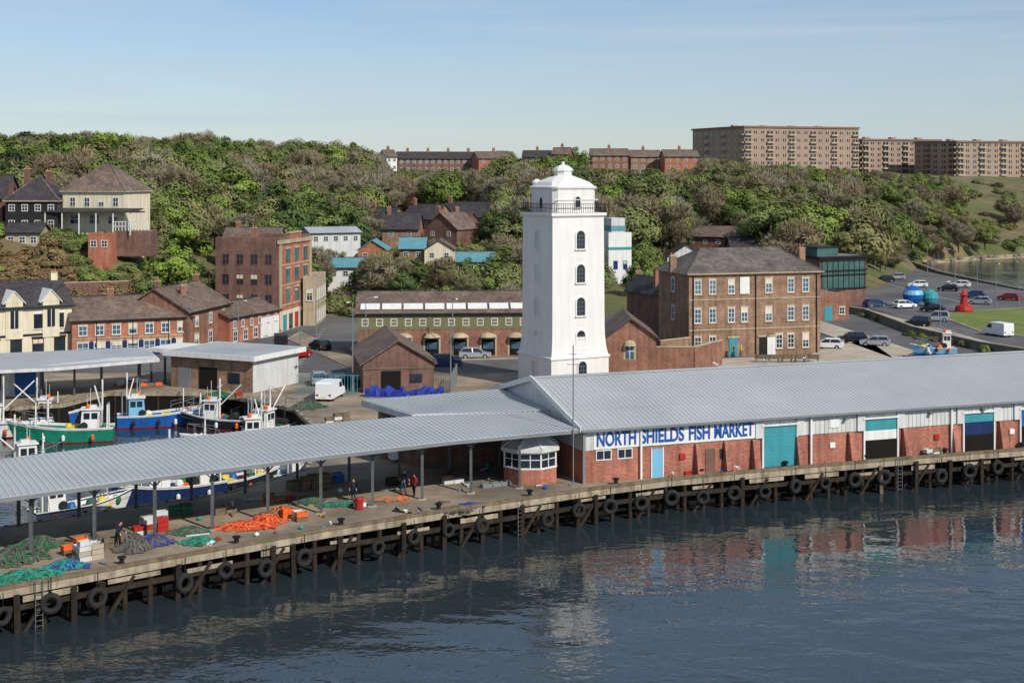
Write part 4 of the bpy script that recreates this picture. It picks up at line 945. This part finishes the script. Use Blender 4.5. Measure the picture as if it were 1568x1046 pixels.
car(727,549,5,'silver'); car(490,536,120,'car_dark'); car(456,548,60,'car_red'); car(430,533,100,'car_dark','van'); car(506,610,80,'car_white','van'); car(524,592,20,'car_dark')
car(640,704,15,'car_white','van'); car(682,560,0,'car_blue'); car(600,690,20,'car_dark'); car(488,588,100,'silver')
for u,v,r,p,k in((1385,472,20,'car_white','car'),(1355,432,175,'car_dark','car'),(1428,478,150,'car_dark','car'),(1434,492,160,'silver','suv'),(1305,524,170,'car_dark','car'),(1268,534,160,'car_white','car'),(1340,530,165,'silver','car'),(1500,466,150,'silver','car'),(1492,456,150,'car_blue','car'),(1405,440,170,'car_white','car'),(1372,428,170,'silver','car'),(1528,514,110,'car_white','van'),(1452,446,150,'car_dark','car'),(1470,440,150,'car_white','car'),(1545,460,140,'car_red','car'),(1405,500,150,'car_dark','suv'),(1340,470,20,'car_blue','car')): car(u,v,r,p,k)
def buoy(name,u,v,kind):
    x,y=S(u,v); w=MB()
    if kind=='s':
        w.lathe(0,0,[(.9,0),(.9,.5),(.5,.55)],14,'black'); w.lathe(0,0,[(.5,.5),(1.3,.8),(1.8,1.6),(1.9,2.3),(1.6,3.1),(.9,3.7),(.3,3.9)],16,['blue_paint','blue_paint','blue_paint','sky_blue','blue_paint','blue_paint'])
        w.lathe(3.4,1,[(.4,.3),(1.3,.8),(1.6,1.6),(1.4,2.5),(.4,3.1)],16,'teal'); w.box(2.6,4.2,.2,1.8,0,.5,'black')
    else: w.lathe(0,0,[(1.5,0),(1.6,.4),(1.4,1.1),(.7,1.4),(.5,2.8),(.8,3.0),(.3,3.6),(.1,4.2)],14,'red_paint')
    w.obj(name,None,(x,y,3.5))
buoy('blue_buoy',1398,470,'s'); buoy('red_buoy',1476,478,'c')
def lamp(u,v,h,rot=0,z=3.5,double=False):
    x,y=S(u,v,z); w=MB(); w.tube((0,0,0),(0,0,h),.09,'metal_grey',7,.05); w.cyl(0,0,0,.9,.13,.12,8,'metal_grey')
    for k in((1,-1) if double else (1,)): w.tube((0,0,h-.05),(k*1.2,0,h+.15),.045,'metal_grey'); w.hexa([(k*1.7,-.12,h+.08),(k*1.1,-.12,h+.08),(k*1.1,.12,h+.08),(k*1.7,.12,h+.08),(k*1.65,-.1,h+.22),(k*1.1,-.1,h+.22),(k*1.1,.1,h+.22),(k*1.65,.1,h+.22)],'white_panel')
    w.obj('street_lamp',None,(x,y,z),rot)
for u,v,h in((693,552,8),(560,560,8.5),(540,600,10),(460,530,8),(1525,472,8),(1392,446,7),(1420,420,7),(1496,447,7),(1560,470,8),(1440,500,7),(365,540,7),(1462,430,7),(1340,436,7),(690,600,7.5),(484,515,7)): lamp(u,v,h,R.uniform(0,6))
# ------------------------------------------------------------- quay clutter
def net(name,u,v,rx,ry,h,mats,n=46,seed=0):
    rr=random.Random(seed); x0,y0=S(u,v); w=MB()
    for k in range(n):
        a=rr.uniform(0,6.3); r=rr.random()**.6; x=rx*r*math.cos(a); y=ry*r*math.sin(a); d=rr.uniform(0,6.3); mm=rr.choice(mats)
        prev=None
        for i in range(16):
            e=(x/rx)**2+(y/ry)**2
            z=h*max(.03,1-e)*rr.uniform(.7,1.05)+.04
            if prev: w.tube(prev,(x,y,z),.04,mm,3)
            prev=(x,y,z); d+=rr.uniform(-.9,.9); x+=.32*math.cos(d); y+=.32*math.sin(d)
            if (x/rx)**2+(y/ry)**2>1: d+=2.5
    rings=[[(rx*.85*f*math.cos(2*math.pi*j/18)*(1+.2*math.sin(j*2.3+seed)),ry*.85*f*math.sin(2*math.pi*j/18)*(1+.2*math.sin(j*1.7+seed)),h*.85*(1-f*f)+rr.uniform(-.08,.08)) for j in range(18)] for f in(1,.8,.6,.4,.2,.05)]
    w.ring(rings,[mats[i%len(mats)] for i in range(5)]); w.obj(name,None,(x0,y0,3.5),rr.uniform(0,.6))
for i,(u,v,rx,ry,h,ms) in enumerate([(35,884,2.3,1.0,.4,['net_teal','net_green']),(20,858,2.2,1.4,.8,['net_grey','net_green']),(100,868,1.1,.8,.45,['net_blue','net_teal']),(235,832,1.2,.9,.6,['net_blue','net_grey']),(205,840,1.0,1.0,1.0,['net_grey']),(305,830,1.1,.7,.35,['net_green','net_teal']),(375,808,1.9,1.0,.45,['net_orange','net_orange','red_paint']),(405,800,1.2,.8,.6,['net_orange','red_paint']),(290,815,1.1,.8,.4,['net_green','net_grey']),(430,788,1.3,.7,.6,['net_orange','net_green']),(520,772,1.6,.6,.2,['net_teal','net_green','net_grey']),(470,768,1.3,.7,.35,['net_green','net_grey']),(600,765,1.0,.4,.15,['orange','net_teal']),(700,780,1.1,.5,.25,['net_grey','timber']),(140,838,1.2,.8,.9,['net_grey','timber']),(60,835,1.5,1,.6,['net_green','net_grey']),(720,775,.7,.4,.25,['net_blue']),(400,585,2.,1,.8,['net_green','net_grey']),(335,608,1.6,.8,.6,['net_green']),(490,660,1.6,1,.5,['net_grey','timber']),(195,590,1.4,.8,.6,['net_green','orange']),(470,625,2,1,.8,['net_grey','net_green'])]):
    net('fishing_net_pile',u,v,rx,ry,h,ms,seed=i)
def crates(u,v,nx_,ny,nz,ms,rot=0,seed=0):
    rr=random.Random(seed); w=MB()
    for i in range(nx_):
        for j in range(ny):
            for k in range(rr.randint(max(1,nz-1),nz)):
                x=i*.85+rr.uniform(-.04,.04);y=j*.6;z=k*.33; m_=rr.choice(ms)
                w.box(x,x+.8,y,y+.5,z,z+.04,m_)
                for a in((x,x+.8,y,y+.04),(x,x+.8,y+.46,y+.5),(x,x+.04,y+.04,y+.46),(x+.76,x+.8,y+.04,y+.46)): w.box(*a,z+.04,z+.3,m_)
    x,y=S(u,v); w.obj('fish_crate_stack',None,(x,y,3.505),rot)
for i,a in enumerate([(122,862,2,2,4,['timber','white_panel','concrete_light']),(98,852,2,1,3,['timber','orange']),(205,822,3,1,3,['timber','white_panel','red_paint']),(220,815,2,2,4,['white_panel','concrete_light']),(455,800,1,2,3,['orange','white_panel','timber']),(433,794,2,1,2,['orange','timber']),(548,778,1,1,3,['brick_orange','white_paint']),(405,770,3,1,2,['timber','red_paint']),(445,752,4,2,3,['timber']),(160,840,2,1,2,['timber']),(480,742,3,2,2,['timber','blue_paint']),(680,742,2,1,2,['timber','white_panel']),(740,748,3,1,1,['metal_grey']),(1050,728,2,1,1,['red_paint']),(1262,710,2,1,2,['red_paint','blue_paint']),(595,745,2,1,3,['black','timber']),(330,790,2,1,2,['metal_grey','timber']),(260,790,2,2,2,['timber','net_green']),(500,650,3,1,3,['timber','white_panel']),(215,592,3,1,2,['orange','timber']),(350,612,2,1,2,['timber','red_paint']),(180,592,3,1,3,['blue_paint','white_panel']),(1100,716,2,1,1,['timber']),(1420,700,3,1,2,['timber','white_panel'])]): crates(*a,rot=R.uniform(.3,.8),seed=i)
def bollard(x,y): w=MB(); w.lathe(0,0,[(.22,0),(.18,.1),(.15,.35),(.28,.42),(.28,.5),(.1,.56)],10,'black'); w.obj('mooring_bollard',None,(x,y,3.5))
for x,y,an in along(offs(Q,.9),8,3):
    if -50<x<70: bollard(x,y)
w=MB(); rr=random.Random(4)
for i in range(90):
    x,y,an=rr.choice(along(offs(Q[1:9],rr.uniform(.9,12)),1.7,rr.random())); sz=rr.uniform(.06,.24)
    if i%2: w.lathe(x,y,[(sz*.5,3.5),(sz,3.5+sz*.5),(sz,3.5+sz),(sz*.4,3.5+sz*1.5)],7,rr.choice(['orange','yellow','red_paint','white_paint','timber','timber','black','net_teal','blue_paint']))
    else:
        a=rr.uniform(0,3); l=rr.uniform(.4,1.6); w.beam((x,y,3.56),(x+l*math.cos(a),y+l*math.sin(a),3.6),.12,.08,rr.choice(['timber','black','metal_grey','dark_wood','white_panel']))
w.obj('quay_debris')
for u,v in((550,776),(1105,712),(1035,717)):
    w=MB(); w.lathe(0,0,[(.28,0),(.3,.1),(.3,.8),(.26,.88)],12,'red_paint' if u!=1035 else 'white_paint'); x,y=S(u,v+4); w.obj('oil_drum',None,(x,y,3.5))
w=MB(); rings=[]
A=S(560,606)
for i in range(22):
    t=i/21; x=A[0]+8.6*t; rings.append([(x,A[1]-1+R.uniform(-.25,.15),3.45),(x,A[1]-1.0+R.uniform(-.15,.2),3.9+R.uniform(0,.5)),(x,A[1]-.2,4.0+R.uniform(0,.75)),(x,A[1]+1.0,3.45)])
w.ring(rings,'tarp'); w.obj('blue_tarpaulin_stack')
def fence(name,pts,h,m,z=3.5,step=.35):
    w=MB()
    for a,b2 in zip(pts,pts[1:]):
        for k in(.15,h-.1): w.beam((*a,z+k),(*b2,z+k),.05,.06,m)
    for x,y,an in along(pts,step): w.beam((x,y,z),(x,y,z+h),.05,.05,m)
    w.obj(name)
fence('metal_fence',[S(455,604),S(550,604)],2.2,'teal'); fence('metal_fence',[S(664,598),S(690,604),S(700,585)],2.2,'metal_grey'); fence('metal_fence',[S(1326,470),S(1480,520)],1.1,'metal_grey',step=1.0); fence('sea_railing',[(105.5,357),(106,328),(107,302),(124,283)],1.1,'metal_grey',step=1.5)
w=MB()
for a,b2 in zip([(111,400),(106.5,357),(107,328),(108,302),(125,285),(160,270)],[(106.5,357),(107,328),(108,302),(125,285),(160,270),(215,245)]): w.beam((a[0],a[1],1.4),(b2[0],b2[1],1.4),1.2,4.4,'rock')
w.obj('sea_wall')
w=MB()
Bs=[(124,431),(147,452),(174,470),(260,484),(400,500)]
for x,y,an in along(Bs,1.6):
    s_=R.uniform(.5,1.2); w.lathe(x+R.uniform(-1,1),y+R.uniform(-2,2),[(s_*.8,.3),(s_,.9),(s_*.8,.9+s_*.6),(s_*.2,1+s_)],6,'rock',R.random())
w.obj('shore_rocks'); 
w=MB()
for a,b2 in zip(Bs,Bs[1:]): w.beam((a[0]-2,a[1]+5,2.6),(b2[0]-2,b2[1]+5,2.6),.8,2.2,'sand'); w.slab([(a[0],a[1]-2.5,1.0),(b2[0],b2[1]-2.5,1.0),(b2[0]-2,b2[1]+5,2.2),(a[0]-2,a[1]+5,2.2)],1.5,'sand')
w.obj('beach')
for u in(1165,1185,1205,1225,1245):
    x,y=S(u,556); w=MB(); w.box(-.8,.8,-.25,.25,.42,.5,'timber'); w.box(-.8,.8,.2,.27,.5,.95,'timber')
    for k in(-.6,.6): w.box(k-.06,k+.06,-.22,.24,0,.42,'timber')
    w.obj('bench',None,(x,y,3.63),R.uniform(-.2,.2))
def gullmesh():
    w=MB(); w.ring([[(x,r*math.cos(2*math.pi*k/7),.22+dz+r*math.sin(2*math.pi*k/7)) for k in range(7)] for x,r,dz in((-.3,.02,.03),(-.12,.09,0),(.05,.1,.0),(.14,.06,.08),(.2,.05,.13),(.27,.02,.12))],'white_paint')
    for s in(1,-1): w.hexa([(-.32,s*.06,.24),(.05,s*.1,.22),(.05,s*.12,.3),(-.3,s*.08,.28),(-.32,s*.07,.26),(.05,s*.12,.24),(.05,s*.13,.32),(-.3,s*.09,.3)],'metal_grey'); w.tube((0,s*.03,0),(0,s*.03,.15),.012,'orange',3)
    w.tube((.26,0,.34),(.33,0,.32),.015,'yellow',3,.004); return w.mesh('gull')
gm=gullmesh()
for i in range(7):
    lx=R.uniform(6,60); c,s_=math.cos(man),math.sin(man); x=MA[0]+lx*c-s_*MD/2; y=MA[1]+lx*s_+c*MD/2; inst('gull',gm,(x,y,10.52),R.uniform(0,6),(1.2,)*3)
for i in range(6):
    x,y,an=R.choice(along(offs(Q[2:9],.0),3,1)); inst('gull',gm,(x,y,3.77),R.uniform(0,6),(1.2,)*3)
# ------------------------------------------------------------- people
def person(u,v,rot,top,legs,stride=.12,z=3.5,bend=0.,hat='hair',arm=0.2):
    V=[];E=[];Rd=[]
    def a(p,r,par=None):
        V.append(p);Rd.append(r)
        if par is not None:E.append((par,len(V)-1))
        return len(V)-1
    f=bend
    pel=a((0,0,.95),.15); bl=a((.03+f*.1,0,1.12),.14,pel); ch=a((.04+f*.3,0,1.35),.17,bl); nk=a((.03+f*.5,0,1.52),.06,ch); hd=a((.05+f*.6,0,1.62),.095,nk); ht=a((.05+f*.65,0,1.73),.09,hd); a((.15+f*.65,0,1.63),.025,hd)
    for s in(1,-1):
        hp=a((0,s*.1,.88),.1,pel); kn=a((s*stride*.7+.03,s*.11,.5),.07,hp); an=a((s*stride-.02,s*.11,.1),.045,kn); a((s*stride+.16,s*.12,.05),.04,an)
        sh=a((.03+f*.3,s*.2,1.42),.07,ch); el=a((-.02+f*.4-s*stride*.3,s*.26,1.13),.05,sh); wr=a((.08+f*.5+arm,s*.25,.92+arm*.6),.035,el); pm=a((.11+f*.5+arm,s*.25,.85+arm*.6),.035,wr)
        for k in range(4): a((.13+f*.5+arm+.01*k,s*.25+(k-1.5)*.022,.76+arm*.6+abs(k-1.5)*.01),.01,pm)
        a((.15+f*.5+arm,s*.25-s*.04,.82+arm*.6),.012,pm)
    me=bpy.data.meshes.new('fig'); me.from_pydata(V,E,[]); o=bpy.data.objects.new('tmp',me); bpy.context.collection.objects.link(o)
    o.modifiers.new('s','SKIN'); sv=me.skin_vertices[0].data
    for i,r in enumerate(Rd): sv[i].radius=(r,r)
    sv[0].use_root=True
    ss=o.modifiers.new('b','SUBSURF'); ss.levels=1; ss.render_levels=1
    dg=bpy.context.evaluated_depsgraph_get(); m2=bpy.data.meshes.new_from_object(o.evaluated_get(dg)); bpy.data.objects.remove(o)
    m2.materials.clear()
    for k in(top,legs,'skin',hat,'black'): m2.materials.append(M[k])
    for p in m2.polygons:
        c=p.center; p.use_smooth=True
        handz=.93+arm*.6
        if c.z>1.68 or (c.z>1.58 and c.x<.03+f*.6): i=3
        elif c.z>1.5: i=2
        elif abs(c.y)>.2 and c.z<handz: i=2
        elif c.z>.93: i=0
        elif c.z>.12: i=1
        else:i=4
        p.material_index=i
    x,y=S(u,v,z); inst('person',m2,(x,y,z+.0),math.radians(rot),(1,1,1))
person(541,768,-90,'navy_cloth','navy_cloth'); person(617,754,-40,'navy_cloth','denim',bend=.2); person(634,760,-120,'red_cloth','navy_cloth'); person(1124,547,180,'red_cloth','denim',z=3.6); person(1134,547,0,'hivis','denim',z=3.6); person(180,838,-30,'navy_cloth','black',bend=.4)
# ------------------------------------------------------------- light, sky, camera
sun=bpy.data.lights.new('sun','SUN'); sun.energy=4.2; sun.angle=math.radians(.5); sun.color=(1,.94,.85)
so=bpy.data.objects.new('sun',sun); bpy.context.collection.objects.link(so)
el=math.radians(38); az=Vector((.66,-.75,0)).normalized(); d=Vector((az.x*math.cos(el),az.y*math.cos(el),math.sin(el)))
so.rotation_euler=d.to_track_quat('Z','Y').to_euler()
wd=bpy.data.worlds.new('World'); bpy.context.scene.world=wd; wd.use_nodes=True; nt=wd.node_tree; L=nt.links
sky=nd(nt,'ShaderNodeTexSky'); sky.sky_type='NISHITA'; sky.sun_disc=False; sky.sun_elevation=el; sky.sun_rotation=math.atan2(az.x,az.y); sky.air_density=1.0; sky.dust_density=.2; sky.ozone_density=2.0
bg=nt.nodes['Background']; bg.inputs[1].default_value=.08
tn=nd(nt,'ShaderNodeMixRGB',blend_type='MULTIPLY'); tn.inputs[0].default_value=1; tn.inputs[2].default_value=(.97,1.06,1.26,1); L.new(sky.outputs[0],tn.inputs[1])
tc=nd(nt,'ShaderNodeTexCoord'); mp=nd(nt,'ShaderNodeMapping'); mp.inputs['Scale'].default_value=(1.3,1.3,22); mp.inputs['Rotation'].default_value=(.03,.03,0); L.new(tc.outputs['Generated'],mp.inputs[0])
n=nd(nt,'ShaderNodeTexNoise'); n.inputs['Scale'].default_value=1.8; n.inputs['Detail'].default_value=8; n.inputs['Roughness'].default_value=.62; n.inputs['Distortion'].default_value=.7; L.new(mp.outputs[0],n.inputs['Vector'])
r=nd(nt,'ShaderNodeValToRGB'); r.color_ramp.elements[0].position=.36; r.color_ramp.elements[0].color=(.10,.10,.10,1); r.color_ramp.elements[1].position=.72; r.color_ramp.elements[1].color=(.75,.75,.75,1); L.new(n.outputs['Fac'],r.inputs['Fac'])
mx=nd(nt,'ShaderNodeMixRGB'); L.new(r.outputs[0],mx.inputs[0]); L.new(tn.outputs[0],mx.inputs[1]); mx.inputs[2].default_value=(6.6,7.8,8.9,1); L.new(mx.outputs[0],bg.inputs[0])
sc=bpy.context.scene; sc.view_settings.view_transform='Standard'; sc.view_settings.look='None'; sc.view_settings.exposure=0
cd=bpy.data.cameras.new('camera'); cam=bpy.data.objects.new('camera',cd); bpy.context.collection.objects.link(cam)
cam.location=(0,0,HC); cam.rotation_euler=(math.radians(90),0,0); cd.sensor_width=36; cd.lens=FPX/1568*36; cd.shift_y=-(523-HY)/1568; cd.clip_end=9000; cd.clip_start=.5
sc.camera=cam
